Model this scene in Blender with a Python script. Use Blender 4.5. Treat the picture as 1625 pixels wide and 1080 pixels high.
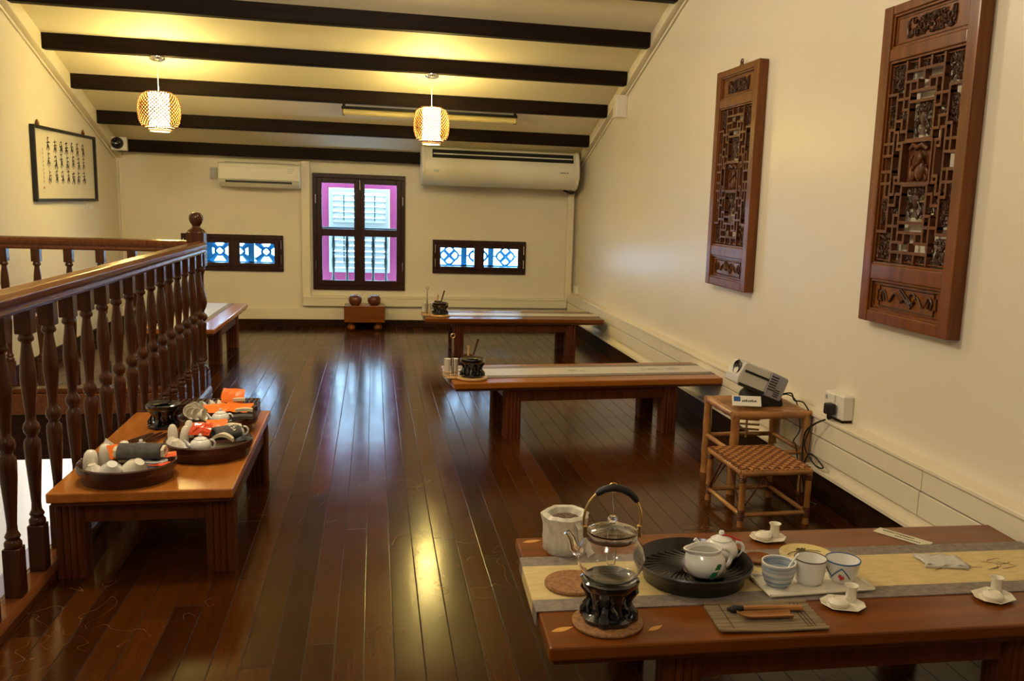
import bpy, math, random
from mathutils import Vector, Matrix
R = math.radians
PI = math.pi
random.seed(7)
for o in list(bpy.data.objects):
    bpy.data.objects.remove(o)
COL = bpy.context.scene.collection
SC = bpy.context.scene

# ------------------------------------------------------------------ camera
YAW, PITCH, ROLL, FPX, CX, CY = 0.213169, -0.163679, 0.034904, 1427.42, 897.87, 560.99
cam_d = bpy.data.cameras.new('camera')
cam = bpy.data.objects.new('camera', cam_d)
COL.objects.link(cam)
fw = Vector((math.sin(YAW) * math.cos(PITCH), math.cos(YAW) * math.cos(PITCH), math.sin(PITCH)))
rt0 = Vector((math.cos(YAW), -math.sin(YAW), 0))
up0 = rt0.cross(fw)
rt = rt0 * math.cos(ROLL) + up0 * math.sin(ROLL)
up = -rt0 * math.sin(ROLL) + up0 * math.cos(ROLL)
cam.matrix_world = Matrix(((rt.x, up.x, -fw.x, 0), (rt.y, up.y, -fw.y, 0), (rt.z, up.z, -fw.z, 1.35), (0, 0, 0, 1)))
cam_d.sensor_fit = 'HORIZONTAL'
cam_d.sensor_width = 36.0
cam_d.lens = FPX * 36.0 / 1625
cam_d.shift_x = -(CX - 812.5) / 1625
cam_d.shift_y = (CY - 540.0) / 1625
cam_d.clip_start = 0.05
SC.camera = cam

# ------------------------------------------------------------------ world, exposure, lights
world = bpy.data.worlds.new('sky')
SC.world = world
world.use_nodes = True
wn = world.node_tree
bg = wn.nodes['Background']
bg.inputs[0].default_value = (0.42, 0.71, 1.0, 1)
bg.inputs[1].default_value = 20.0
SC.view_settings.view_transform = 'Standard'
SC.view_settings.look = 'None'
SC.view_settings.exposure = 0.16
SC.view_settings.gamma = 1.0
SC.view_settings.use_curve_mapping = False


def light(name, kind, loc, energy, color, size=0.2, rot=(0, 0, 0), sy=None):
    d = bpy.data.lights.new(name, kind)
    d.energy = energy
    d.color = color
    if kind == 'AREA':
        d.size = size
        if sy:
            d.shape = 'RECTANGLE'
            d.size_y = sy
    else:
        d.shadow_soft_size = size
    o = bpy.data.objects.new(name, d)
    o.location = loc
    o.rotation_euler = rot
    COL.objects.link(o)
    return o


WARM = (1.0, 0.75, 0.20)
# unseen fill lights added above and behind the camera to brighten the room
light('fill_light', 'POINT', (-0.9, 0.2, 2.7), 46, (1.0, 0.93, 0.86), 0.30)
light('fill_light', 'POINT', (-0.9, 3.6, 2.75), 98, (1.0, 0.86, 0.62), 0.20)
light('fill_light', 'POINT', (0.1, 5.4, 2.75), 30, (1.0, 0.86, 0.62), 0.20)
light('fill_light', 'POINT', (0.4, -1.6, 2.6), 55, (1.0, 0.93, 0.86), 0.30)
# lamps of the storey below
light('stair_lamp_light', 'POINT', (-1.5, 7.9, -0.6), 70, (1.0, 0.95, 0.88), 0.15)
light('stair_lamp_light', 'POINT', (-1.0, 9.0, -0.6), 30, (1.0, 0.95, 0.88), 0.15)

# ------------------------------------------------------------------ mesh helper


class MB:
    def __init__(self):
        self.v, self.f, self.s, self.m = [], [], [], []
        self.M = Matrix.Identity(4)

    def add(self, vs, fs, smooth=False, mi=0):
        b = len(self.v)
        self.v += [tuple(self.M @ Vector(p)) for p in vs]
        for f in fs:
            self.f.append([b + i for i in f])
            self.s.append(smooth)
            self.m.append(mi)
        return self

    def box(self, x0, x1, y0, y1, z0, z1, mi=0):
        vs = [(x, y, z) for z in (z0, z1) for y in (y0, y1) for x in (x0, x1)]
        return self.add(vs, [(0, 2, 3, 1), (4, 5, 7, 6), (0, 1, 5, 4), (2, 6, 7, 3), (0, 4, 6, 2), (1, 3, 7, 5)], False, mi)

    def lathe(self, prof, c=(0, 0, 0), seg=24, sx=1, sy=1, mi=0, smooth=True, close=False, fn=None):
        vs, fs, rings = [], [], []
        for (r, z) in prof:
            if r < 1e-6:
                rings.append([len(vs)])
                vs.append((c[0], c[1], c[2] + z))
            else:
                rg = []
                for k in range(seg):
                    a = 2 * PI * k / seg
                    q = r * (fn(a, z) if fn else 1)
                    rg.append(len(vs))
                    vs.append((c[0] + q * sx * math.cos(a), c[1] + q * sy * math.sin(a), c[2] + z))
                rings.append(rg)
        pairs = list(zip(rings[:-1], rings[1:]))
        if close:
            pairs.append((rings[-1], rings[0]))
        for A, B in pairs:
            if len(A) == 1 and len(B) == 1:
                continue
            for k in range(seg):
                k2 = (k + 1) % seg
                if len(A) == 1:
                    fs.append((A[0], B[k2], B[k]))
                elif len(B) == 1:
                    fs.append((A[k], A[k2], B[0]))
                else:
                    fs.append((A[k], A[k2], B[k2], B[k]))
        return self.add(vs, fs, smooth, mi)

    def tube(self, pts, r, seg=8, closed=False, mi=0, smooth=True, flat=1.0):
        pts = [Vector(p) for p in pts]
        n = len(pts)
        if not isinstance(r, (list, tuple)):
            r = [r] * n
        vs, fs = [], []
        prev = None
        for i, p in enumerate(pts):
            if closed:
                t = (pts[(i + 1) % n] - pts[i - 1])
            else:
                t = pts[min(i + 1, n - 1)] - pts[max(i - 1, 0)]
            if t.length < 1e-9:
                t = Vector((0, 0, 1))
            t.normalize()
            if prev is None:
                a = Vector((0, 0, 1)) if abs(t.z) < .9 else Vector((1, 0, 0))
                u = t.cross(a).normalized()
            else:
                u = (prev - t * prev.dot(t))
                if u.length < 1e-6:
                    u = t.cross(Vector((0, 0, 1)))
                u.normalize()
            prev = u
            w = t.cross(u)
            for k in range(seg):
                a = 2 * PI * k / seg
                vs.append(p + u * (r[i] * math.cos(a)) + w * (r[i] * flat * math.sin(a)))
        m = n if closed else n - 1
        for i in range(m):
            j = (i + 1) % n
            for k in range(seg):
                k2 = (k + 1) % seg
                fs.append((i * seg + k, i * seg + k2, j * seg + k2, j * seg + k))
        if not closed:
            fs.append(tuple(range(seg))[::-1])
            fs.append(tuple((n - 1) * seg + k for k in range(seg)))
        return self.add(vs, fs, smooth, mi)

    def prism(self, poly, a, b, axis='z', mi=0, smooth=False):
        n = len(poly)

        def P(u, v, w):
            return (u, v, w) if axis == 'z' else ((w, u, v) if axis == 'x' else (u, w, v))
        vs = [P(u, v, a) for u, v in poly] + [P(u, v, b) for u, v in poly]
        fs = [tuple(range(n))[::-1], tuple(range(n, 2 * n))]
        fs += [(i, (i + 1) % n, n + (i + 1) % n, n + i) for i in range(n)]
        return self.add(vs, fs, smooth, mi)

    def ell(self, c, r, seg=16, ring=10, mi=0, zcut=None):
        prof = []
        for i in range(ring + 1):
            a = -PI / 2 + PI * i / ring
            if zcut is not None and math.sin(a) < zcut:
                continue
            prof.append((math.cos(a) * r[0] if 0 < i < ring else 0, math.sin(a) * r[2]))
        return self.lathe(prof, c, seg, 1, r[1] / r[0], mi)

    def ribbon(self, pts, w, h, normal=(0, -1, 0), mi=0):
        """flat brush stroke in a plane with the given normal"""
        n = Vector(normal)
        pts = [Vector(p) for p in pts]
        if not isinstance(w, (list, tuple)):
            w = [w] * len(pts)
        vs, fs = [], []
        for i, p in enumerate(pts):
            t = pts[min(i + 1, len(pts) - 1)] - pts[max(i - 1, 0)]
            if t.length < 1e-9:
                t = Vector((1, 0, 0))
            s = t.normalized().cross(n) * (w[i] / 2)
            vs += [p - s, p + s, p + s + n * h, p - s + n * h]
        for i in range(len(pts) - 1):
            a, b = 4 * i, 4 * i + 4
            for k in range(4):
                k2 = (k + 1) % 4
                fs.append((a + k, a + k2, b + k2, b + k))
        fs.append((3, 2, 1, 0))
        e = 4 * (len(pts) - 1)
        fs.append((e, e + 1, e + 2, e + 3))
        return self.add(vs, fs, False, mi)


def obj(name, mb, mats, parent=None, bevel=0.0, bseg=2, label=None):
    me = bpy.data.meshes.new(name)
    me.from_pydata(mb.v, [], mb.f)
    if not isinstance(mats, (list, tuple)):
        mats = [mats]
    for m in mats:
        me.materials.append(m)
    me.polygons.foreach_set('use_smooth', mb.s)
    me.polygons.foreach_set('material_index', mb.m)
    me.update()
    if any(mb.s):
        me.set_sharp_from_angle(angle=R(42))
    o = bpy.data.objects.new(name, me)
    COL.objects.link(o)
    if parent is not None:
        o.parent = parent
    if bevel > 0:
        b = o.modifiers.new('bevel', 'BEVEL')
        b.width = bevel
        b.segments = bseg
        b.limit_method = 'ANGLE'
        b.angle_limit = R(35)
    if label:
        o['label'] = label
    return o


def tag(o, label, cat, group=None, kind=None):
    if label:
        o['label'] = label
    if cat:
        o['category'] = cat
    if group:
        o['group'] = group
    if kind:
        o['kind'] = kind
    return o


def thing(name, label, cat, loc=(0, 0, 0), rz=0.0, group=None):
    o = bpy.data.objects.new(name, None)
    o.empty_display_size = 0.05
    COL.objects.link(o)
    o.location = loc
    o.rotation_euler = (0, 0, rz)
    return tag(o, label, cat, group)


def struct(name, mb, mats, bevel=0.0, parent=None):
    o = obj(name, mb, mats, parent, bevel)
    if parent is None:
        o['kind'] = 'structure'
    return o


KIDS = {}


def dup(root, loc, rz=0.0, label=None, group=None):
    r = root.copy()
    COL.objects.link(r)
    r.location = loc
    r.rotation_euler = (0, 0, rz)
    if label:
        r['label'] = label
    if group:
        r['group'] = group
    for ch in list(root.children):
        c = ch.copy()
        COL.objects.link(c)
        c.parent = r
        for g in list(ch.children):
            d = g.copy()
            COL.objects.link(d)
            d.parent = c
    return r


# ------------------------------------------------------------------ materials
def pbr(name, col, rough=0.5, metal=0.0, spec=0.5, coat=0.0, emit=None, estr=0.0, trans=0.0, ior=1.45, sss=0.0, coatr=0.08):
    m = bpy.data.materials.new(name)
    m.use_nodes = True
    b = m.node_tree.nodes['Principled BSDF']
    b.inputs['Base Color'].default_value = (*col, 1)
    b.inputs['Roughness'].default_value = rough
    b.inputs['Metallic'].default_value = metal
    b.inputs['Specular IOR Level'].default_value = spec
    b.inputs['Coat Weight'].default_value = coat
    b.inputs['Coat Roughness'].default_value = coatr
    b.inputs['Transmission Weight'].default_value = trans
    b.inputs['IOR'].default_value = ior
    if emit:
        b.inputs['Emission Color'].default_value = (*emit, 1)
        b.inputs['Emission Strength'].default_value = estr
    return m


def nd(m, t, **kw):
    n = m.node_tree.nodes.new(t)
    for k, v in kw.items():
        setattr(n, k, v)
    return n


def lk(m, a, b):
    m.node_tree.links.new(a, b)


def noisy(m, c1, c2, scale=(8, 8, 8), detail=3, bump=0.0, bscale=None, coord='Object', rough=None, lo=.3, hi=.7, bdist=0.002):
    """two-tone procedural variation with optional bump"""
    b = m.node_tree.nodes['Principled BSDF']
    tc = nd(m, 'ShaderNodeTexCoord')
    mp = nd(m, 'ShaderNodeMapping')
    mp.inputs['Scale'].default_value = scale
    lk(m, tc.outputs[coord], mp.inputs[0])
    nz = nd(m, 'ShaderNodeTexNoise')
    nz.inputs['Scale'].default_value = 1.0
    nz.inputs['Detail'].default_value = detail
    lk(m, mp.outputs[0], nz.inputs['Vector'])
    cr = nd(m, 'ShaderNodeValToRGB')
    cr.color_ramp.elements[0].position = lo
    cr.color_ramp.elements[1].position = hi
    cr.color_ramp.elements[0].color = (*c1, 1)
    cr.color_ramp.elements[1].color = (*c2, 1)
    lk(m, nz.outputs['Fac'], cr.inputs[0])
    lk(m, cr.outputs[0], b.inputs['Base Color'])
    if rough:
        mr = nd(m, 'ShaderNodeMapRange')
        mr.inputs['To Min'].default_value = rough[0]
        mr.inputs['To Max'].default_value = rough[1]
        lk(m, nz.outputs['Fac'], mr.inputs['Value'])
        lk(m, mr.outputs[0], b.inputs['Roughness'])
    if bump > 0:
        bp = nd(m, 'ShaderNodeBump')
        bp.inputs['Strength'].default_value = bump
        bp.inputs['Distance'].default_value = bdist
        if bscale:
            n2 = nd(m, 'ShaderNodeTexNoise')
            n2.inputs['Scale'].default_value = bscale
            n2.inputs['Detail'].default_value = 3
            lk(m, tc.outputs[coord], n2.inputs['Vector'])
            lk(m, n2.outputs['Fac'], bp.inputs['Height'])
        else:
            lk(m, nz.outputs['Fac'], bp.inputs['Height'])
        lk(m, bp.outputs[0], b.inputs['Normal'])
    return m


def wood(name, c1, c2, axis=0, rough=0.25, coat=0.5, fine=60.0, spec=.3):
    m = pbr(name, c1, rough, spec=spec, coat=coat * .35, coatr=0.1)
    s = [fine, fine, fine]
    s[axis] = 2.5
    return noisy(m, c1, c2, tuple(s), 4, 0.05, None)


M = {}
M['wall'] = noisy(pbr('wall_paint', (.74, .66, .50), .55, spec=.4), (.73, .66, .54), (.77, .70, .57), (.7, .7, .7), 2, 0.06, 9)
M['wall_gloss'] = noisy(pbr('right_wall_paint', (.74, .66, .50), .34, spec=.5), (.73, .66, .54), (.77, .70, .57), (.7, .7, .7), 2, 0.05, 7)
M['ceil'] = noisy(pbr('ceiling_paint', (.76, .68, .50), .6), (.74, .66, .47), (.78, .70, .53), (.8, .8, .8), 2, 0.05, 9)
M['trim'] = noisy(pbr('cream_trim', (.78, .70, .54), .42), (.76, .68, .52), (.80, .72, .56), (2, 2, 2), 2)
M['beam'] = noisy(pbr('beam_dark', (.018, .010, .006), .6, spec=.12), (.007, .003, .0015), (.016, .007, .003), (2, 40, 40), 3, 0.15)
M['skirt'] = noisy(pbr('skirting_dark', (.035, .014, .007), .6, spec=.12), (.016, .006, .003), (.032, .012, .005), (3, 30, 30), 3)
M['frame_dk'] = noisy(pbr('window_wood', (.045, .014, .010), .35, spec=.3), (.020, .006, .005), (.042, .012, .008), (30, 30, 4), 3)
M['glass'] = pbr('window_glass', (1, 1, 1), .0, trans=1.0, ior=1.02, spec=.2)
M['rail'] = wood('railing_wood', (.10, .028, .007), (.17, .052, .013), 1, .25, .5, 40)
M['balu'] = wood('baluster_wood', (.042, .011, .0025), (.085, .024, .006), 2, .26, .5, 40, .35)
M['ttop'] = wood('table_top_wood', (.125, .032, .0030), (.20, .056, .0060), 0, .28, .4, 30)
M['ttop_m'] = wood('table_top_wood_c', (.27, .080, .008), (.36, .120, .014), 0, .28, .5, 30)  # brighter copy for the middle table, its reflected light put into the colour
M['ttop_y'] = wood('table_top_wood_b', (.34, .105, .014), (.44, .150, .024), 1, .25, .5, 30)
M['tleg'] = wood('table_leg_wood', (.070, .016, .004), (.12, .030, .007), 2, .40, .1, 40)
M['screen'] = wood('carved_wood', (.11, .030, .0040), (.21, .066, .009), 2, .33, .4, 30)
M['carve'] = wood('carved_wood_dark', (.030, .011, .005), (.065, .022, .009), 2, .4, .2, 30)
M['white'] = pbr('white_porcelain', (.80, .78, .72), .12, coat=.6)
M['cream'] = pbr('cream_porcelain', (.78, .72, .58), .18, coat=.4)
M['black'] = pbr('black_glaze', (.008, .008, .009), .12, coat=.8)
M['blackm'] = pbr('black_matte', (.012, .011, .011), .5)
M['plast'] = pbr('white_plastic', (.76, .72, .62), .3)
M['plast_g'] = pbr('grey_plastic', (.42, .42, .42), .4)
M['chrome'] = pbr('chrome', (.75, .73, .70), .16, 1.0)
M['brass'] = pbr('gold_metal', (.75, .55, .25), .25, 1.0)
M['bamboo'] = noisy(pbr('bamboo', (.36, .16, .045), .32, coat=.3), (.26, .10, .026), (.46, .21, .060), (12, 12, 12), 3)
M['bamboo_l'] = noisy(pbr('light_bamboo', (.55, .33, .13), .38, coat=.2), (.48, .27, .09), (.62, .38, .16), (20, 20, 20), 3)
M['lacq'] = noisy(pbr('brown_lacquer', (.045, .013, .008), .28, coat=.4), (.035, .010, .006), (.065, .018, .010), (10, 10, 10), 2)
M['bowlr'] = noisy(pbr('brown_stone_bowl', (.12, .03, .012), .3, coat=.3), (.07, .018, .008), (.16, .045, .018), (25, 25, 25), 3)
M['cork'] = noisy(pbr('cork', (.33, .16, .06), .75), (.18, .080, .028), (.38, .18, .065), (90, 90, 90), 3, 0.4, 160)
M['orange'] = pbr('orange_wrapper', (.95, .19, .012), .35, coat=.2)
M['redor'] = pbr('red_orange_foil', (.80, .075, .012), .2, coat=.6)
M['grey_cl'] = noisy(pbr('grey_towel', (.075, .068, .060), .85), (.06, .055, .05), (.095, .088, .078), (60, 60, 60), 2, 0.3, 220)
M['cream_cl'] = noisy(pbr('cream_cloth', (.72, .62, .42), .8), (.66, .56, .37), (.78, .68, .48), (30, 30, 30), 2, 0.2, 180)
M['paper'] = pbr('paper', (.80, .76, .66), .7)
M['ink'] = pbr('ink', (.012, .011, .010), .6)
M['green'] = pbr('green_mark', (.02, .16, .06), .4)
M['blue'] = pbr('blue_glaze', (.10, .20, .32), .25)
M['red'] = pbr('red_mark', (.5, .02, .02), .4)
M['conc'] = pbr('stair_landing', (.55, .50, .47), .4)
M['lowall'] = pbr('lower_wall_paint', (.80, .78, .72), .6)
M['grey'] = pbr('grey_skirt', (.36, .33, .38), .5)
M['magenta'] = pbr('magenta_paint', (.15, .008, .055), .45)
M['louvre'] = pbr('louvre_white', (.20, .21, .20), .5)
M['vase'] = pbr('green_baluster', (.026, .05, .048), .5)
M['tile'] = pbr('blue_vent_tile', (.015, .25, .60), .35)
M['kglass'] = pbr('kettle_glass', (1, 1, 1), .0, trans=1.0, ior=1.45)
M['film'] = pbr('clear_plastic', (.9, .88, .82), .12, trans=.55, ior=1.3)
M['wrap'] = noisy(pbr('plastic_wrap', (.62, .58, .48), .3), (.52, .48, .38), (.70, .66, .56), (40, 40, 14), 3, 0.6, 60, bdist=.004)
M['paperlamp'] = pbr('lantern_paper', (.9, .8, .55), .6, emit=(1.0, .81, .27), estr=142.0)
M['weave'] = pbr('lantern_weave', (.16, .048, .0004), .5)

# floor boards ------------------------------------------------------------
fm = pbr('floor_boards', (.06, .02, .01), .2, coat=.0, spec=.27)
b = fm.node_tree.nodes['Principled BSDF']
tc = nd(fm, 'ShaderNodeTexCoord')
sp = nd(fm, 'ShaderNodeSeparateXYZ')
lk(fm, tc.outputs['Object'], sp.inputs[0])


def mth(m, op, a, bb=None, clamp=False):
    n = nd(m, 'ShaderNodeMath', operation=op)
    n.use_clamp = clamp
    for i, x in enumerate((a, bb)):
        if x is None:
            continue
        if isinstance(x, (int, float)):
            n.inputs[i].default_value = x
        else:
            lk(m, x, n.inputs[i])
    return n.outputs[0]


u = mth(fm, 'DIVIDE', mth(fm, 'ADD', sp.outputs[0], 5 + .0150), .0875)
bi = mth(fm, 'FLOOR', u)
fr = mth(fm, 'FRACT', u)
wnz = nd(fm, 'ShaderNodeTexWhiteNoise', noise_dimensions='1D')
lk(fm, bi, wnz.inputs['W'])
# staggered butt joints
v = mth(fm, 'ADD', mth(fm, 'DIVIDE', sp.outputs[1], 2.3), mth(fm, 'MULTIPLY', wnz.outputs['Value'], 7.0))
vf = mth(fm, 'FRACT', v)
vi = mth(fm, 'FLOOR', v)
w2 = nd(fm, 'ShaderNodeTexWhiteNoise', noise_dimensions='2D')
cb = nd(fm, 'ShaderNodeCombineXYZ')
lk(fm, bi, cb.inputs[0])
lk(fm, vi, cb.inputs[1])
lk(fm, cb.outputs[0], w2.inputs['Vector'])
edge = mth(fm, 'MINIMUM', mth(fm, 'MINIMUM', fr, mth(fm, 'SUBTRACT', 1.0, fr)), mth(fm, 'MULTIPLY', mth(fm, 'MINIMUM', vf, mth(fm, 'SUBTRACT', 1.0, vf)), 26.0))
gap = mth(fm, 'LESS_THAN', edge, 0.016)
mp = nd(fm, 'ShaderNodeMapping')
mp.inputs['Scale'].default_value = (45, 2.2, 1)
lk(fm, tc.outputs['Object'], mp.inputs[0])
nz = nd(fm, 'ShaderNodeTexNoise')
nz.inputs['Scale'].default_value = 1
nz.inputs['Detail'].default_value = 5
lk(fm, mp.outputs[0], nz.inputs['Vector'])
val = mth(fm, 'ADD', mth(fm, 'MULTIPLY', nz.outputs['Fac'], .55), mth(fm, 'MULTIPLY', w2.outputs['Value'], .45))
cr = nd(fm, 'ShaderNodeValToRGB')
cr.color_ramp.elements[0].position = .25
cr.color_ramp.elements[1].position = .8
cr.color_ramp.elements[0].color = (.026, .0062, .0005, 1)
cr.color_ramp.elements[1].color = (.074, .0200, .0016, 1)
lk(fm, val, cr.inputs[0])
mx = nd(fm, 'ShaderNodeMix', data_type='RGBA')
lk(fm, gap, mx.inputs['Factor'])
lk(fm, cr.outputs[0], mx.inputs['A'])
mx.inputs['B'].default_value = (.006, .003, .002, 1)
# pale worn scratches in patches
ns1 = nd(fm, 'ShaderNodeTexNoise')
ns1.inputs['Scale'].default_value = 2.6
ns1.inputs['Detail'].default_value = 1.5
ns1.inputs['Distortion'].default_value = 2.2
lk(fm, tc.outputs['Object'], ns1.inputs['Vector'])
ns2 = nd(fm, 'ShaderNodeTexNoise')
ns2.inputs['Scale'].default_value = .9
lk(fm, tc.outputs['Object'], ns2.inputs['Vector'])
scr = mth(fm, 'MULTIPLY', mth(fm, 'LESS_THAN', mth(fm, 'ABSOLUTE', mth(fm, 'SUBTRACT', ns1.outputs['Fac'], .52)), .0022), mth(fm, 'GREATER_THAN', ns2.outputs['Fac'], .52))
mx2 = nd(fm, 'ShaderNodeMix', data_type='RGBA')
lk(fm, mth(fm, 'MULTIPLY', scr, .55), mx2.inputs['Factor'])
lk(fm, mx.outputs['Result'], mx2.inputs['A'])
mx2.inputs['B'].default_value = (.20, .11, .06, 1)
lk(fm, mx2.outputs['Result'], b.inputs['Base Color'])
n3 = nd(fm, 'ShaderNodeTexNoise')
n3.inputs['Scale'].default_value = 5
n3.inputs['Detail'].default_value = 6
lk(fm, tc.outputs['Object'], n3.inputs['Vector'])
mr = nd(fm, 'ShaderNodeMapRange')
mr.inputs['To Min'].default_value = .09
mr.inputs['To Max'].default_value = .24
lk(fm, n3.outputs['Fac'], mr.inputs['Value'])
lk(fm, mth(fm, 'ADD', mr.outputs[0], mth(fm, 'MULTIPLY', gap, .4)), b.inputs['Roughness'])
bp = nd(fm, 'ShaderNodeBump')
bp.inputs['Strength'].default_value = .25
bp.inputs['Distance'].default_value = .003
hh = mth(fm, 'ADD', mth(fm, 'MULTIPLY', mth(fm, 'MINIMUM', edge, .03), 16.0), mth(fm, 'ADD', mth(fm, 'MULTIPLY', nz.outputs['Fac'], .12), mth(fm, 'MULTIPLY', w2.outputs['Value'], .15)))
n9 = nd(fm, 'ShaderNodeTexNoise')
n9.inputs['Scale'].default_value = 75
n9.inputs['Detail'].default_value = 2
lk(fm, tc.outputs['Object'], n9.inputs['Vector'])
hh = mth(fm, 'ADD', hh, mth(fm, 'MULTIPLY', n9.outputs['Fac'], .16))
lk(fm, hh, bp.inputs['Height'])
lk(fm, bp.outputs[0], b.inputs['Normal'])
M['floor'] = fm

# ------------------------------------------------------------------ room shell
XL, XR, YB, YF = -2.47, 2.16, 9.72, -3.2
HX, HY0, HY1 = -1.19, -1.0, 6.38          # stair opening


def zc(y):
    return 1.83 + .335 * (9.57 - y)


RY = 3.2                                   # ridge line
RZ = zc(RY)
mb = MB()
mb.box(HX, XR, YF, YB, -.14, 0)
mb.box(XL, HX, HY1, YB, -.14, 0)
mb.box(XL, HX, YF, HY0, -.14, 0)
struct('floor', mb, M['floor'])
mb = MB()
T = .06
mb.prism([(YB + .2, zc(YB + .2)), (RY, RZ), (RY, RZ + T), (YB + .2, zc(YB + .2) + T)], XL, XR, 'x')
zf = RZ - .335 * (RY - YF)
mb.prism([(YF, zf), (YF, zf + T), (RY, RZ + T), (RY, RZ)], XL, XR, 'x')
struct('ceiling', mb, M['ceil'])
side = [(YF, 0), (YB + .2, 0), (YB + .2, zc(YB + .2) + T), (RY, RZ + T), (YF, zf + T)]
struct('wall_right', MB().prism(side, XR, XR + .15, 'x'), M['wall_gloss'])
mb = MB()
mb.prism(side, XL - .15, XL, 'x')
struct('wall_left', mb, M['wall'])
struct('wall_front', MB().box(XL, XR, YF - .15, YF, 0, zf), M['wall'])

# back wall with three window openings
W1 = (-.57, .28, .435, 1.54)
W2 = (.665, 1.565, .635, .890)
W3 = (-1.845, -.965, .630, .892)
xs = sorted({XL, XR, W1[0], W1[1], W2[0], W2[1], W3[0], W3[1]})
zs = sorted({0.0, 1.80, W1[2], W1[3], W2[2], W2[3], W3[2], W3[3]})
mb = MB()
for i in range(len(xs) - 1):
    xa, xb = xs[i], xs[i + 1]
    holes = sorted([(w[2], w[3]) for w in (W1, W2, W3) if w[0] <= xa + 1e-6 and xb <= w[1] + 1e-6])
    z = 0.0
    for h in holes:
        mb.box(xa, xb, YB, YB + .16, z, h[0])
        z = h[1]
    mb.box(xa, xb, YB, YB + .16, z, 1.83)
struct('wall_back', mb, M['wall'])

# storey below, seen through the stair opening
struct('wall_lower', MB().box(XL - .15, XL, YF, YB + .2, -1.6, 0).box(XL, XR, YB + .1, YB + .25, -1.6, -.14)
       .box(XR, XR + .15, YF, YB + .25, -1.6, -.14).box(XL, XR, YF - .15, YF, -1.6, -.14), M['lowall'])
struct('trim_1', MB().box(XL, XL + .02, HY0, YB, -1.43, -1.25), M['grey'])
struct('floor_lower', MB().box(XL, XR, YF, YB + .1, -1.55, -1.43), M['conc'])
struct('trim_2', MB().box(XL, HX, HY1, HY1 + .07, -.44, -.14).box(HX, HX + .07, HY0, HY1 + .07, -.44, -.14), M['skirt'])
struct('trim_3', MB().box(XL, HX - .02, HY1 - .025, HY1, -.13, .005).box(HX - .02, HX, HY0, HY1, -.13, .005), M['rail'], .004)

# ceiling beams
BY = [6.36, 7.0, 7.63, 8.26, 8.94, 9.57]
for k, y in enumerate(BY):
    zt = zc(y)
    mb = MB().box(-2.43, 2.10, y, y + .095, zt - .115, zt + .01)
    struct('trim_%d' % (10 + k), mb, M['beam'], .008)
for k, y in enumerate([5.72, 5.08, 4.4, 3.7]):
    struct('trim_%d' % (16 + k), MB().box(-2.43, 2.10, y, y + .095, zc(y) - .115, zc(y) + .01), M['beam'], .008)
# cream rafters along both gable walls
for nm, x0, x1, d in (('trim_20', XL, XL + .055, .125), ('trim_21', XR - .055, XR, .09)):
    mb = MB().prism([(YB, zc(YB) - d), (YB, zc(YB)), (RY, RZ), (RY, RZ - d)], x0, x1, 'x')
    struct(nm, mb, M['trim'], .004)
# thin conduits under the rafters and in the corners
struct('trim_22', MB().tube([(XR - .012, 9.6, zc(9.6) - .115), (XR - .012, 4, zc(4) - .115)], .009, 6), M['trim'])
struct('trim_23', MB().tube([(XL + .012, 9.64, zc(9.64) - .15), (XL + .012, 4, zc(4) - .15)], .009, 6)
       .tube([(XL + .035, YB - .02, 1.62), (XL + .035, YB - .02, .19)], .010, 6), M['trim'])
# skirting, panels and cable trunking
struct('baseboard_back', MB().box(XL + .02, XR - .075, YB - .045, YB, 0, .078), M['skirt'], .003)
struct('trim_24', MB().box(XL, XR - .075, YB - .03, YB, .078, .195), M['trim'], .004)
struct('trim_25', MB().box(-.72, XR - .075, YB - .055, YB, .222, .305).box(-.72, XR - .075, YB - .06, YB, .305, .33)
       .box(-.725, -.640, YB - .05, YB, .222, 1.70), M['trim'], .004)
struct('trim_26', MB().box(2.055, 2.125, YB - .07, YB, .33, 1.50), M['trim'], .005)
struct('baseboard_left', MB().box(XL, XL + .022, HY1, YB, 0, .10), M['skirt'], .003)
struct('baseboard_right', MB().box(2.085, XR, 1.2, YB, 0, .135), M['skirt'], .003)
mb = MB().box(2.060, XR, 1.2, YB, .135, .150)
mb.box(2.098, XR, 1.2, YB, .150, .195)
struct('trim_27', mb, [M['trim']])
struct('trim_28', MB().box(2.100, 2.104, 1.2, YB, .155, .192), M['skirt'])
mb = MB()
for a, bb in ((1.2, 3.018), (3.022, 5.4), (5.404, 7.4), (7.404, YB - .06)):
    mb.box(2.086, 2.14, a, bb, .195, .292)
for a, bb in ((1.2, 3.008), (3.012, 4.30), (4.304, 6.3), (6.304, 8.2), (8.204, YB - .06)):
    mb.box(2.086, 2.14, a, bb, .297, .382)
struct('trim_29', mb, M['trim'], .003)
struct('trim_30', MB().box(2.078, XR, 1.2, YB, .382, .400), M['trim'], .004)
struct('trim_31', MB().box(2.095, XR, 1.2, YB, .195, .382), M['skirt'])

# ------------------------------------------------------------------ windows


def rect_ring(mb, x0, x1, z0, z1, t, y0, y1, mi=0):
    mb.box(x0, x1, y0, y1, z0, z0 + t, mi)
    mb.box(x0, x1, y0, y1, z1 - t, z1, mi)
    mb.box(x0, x0 + t, y0, y1, z0 + t, z1 - t, mi)
    mb.box(x1 - t, x1, y0, y1, z0 + t, z1 - t, mi)
    return mb


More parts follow.
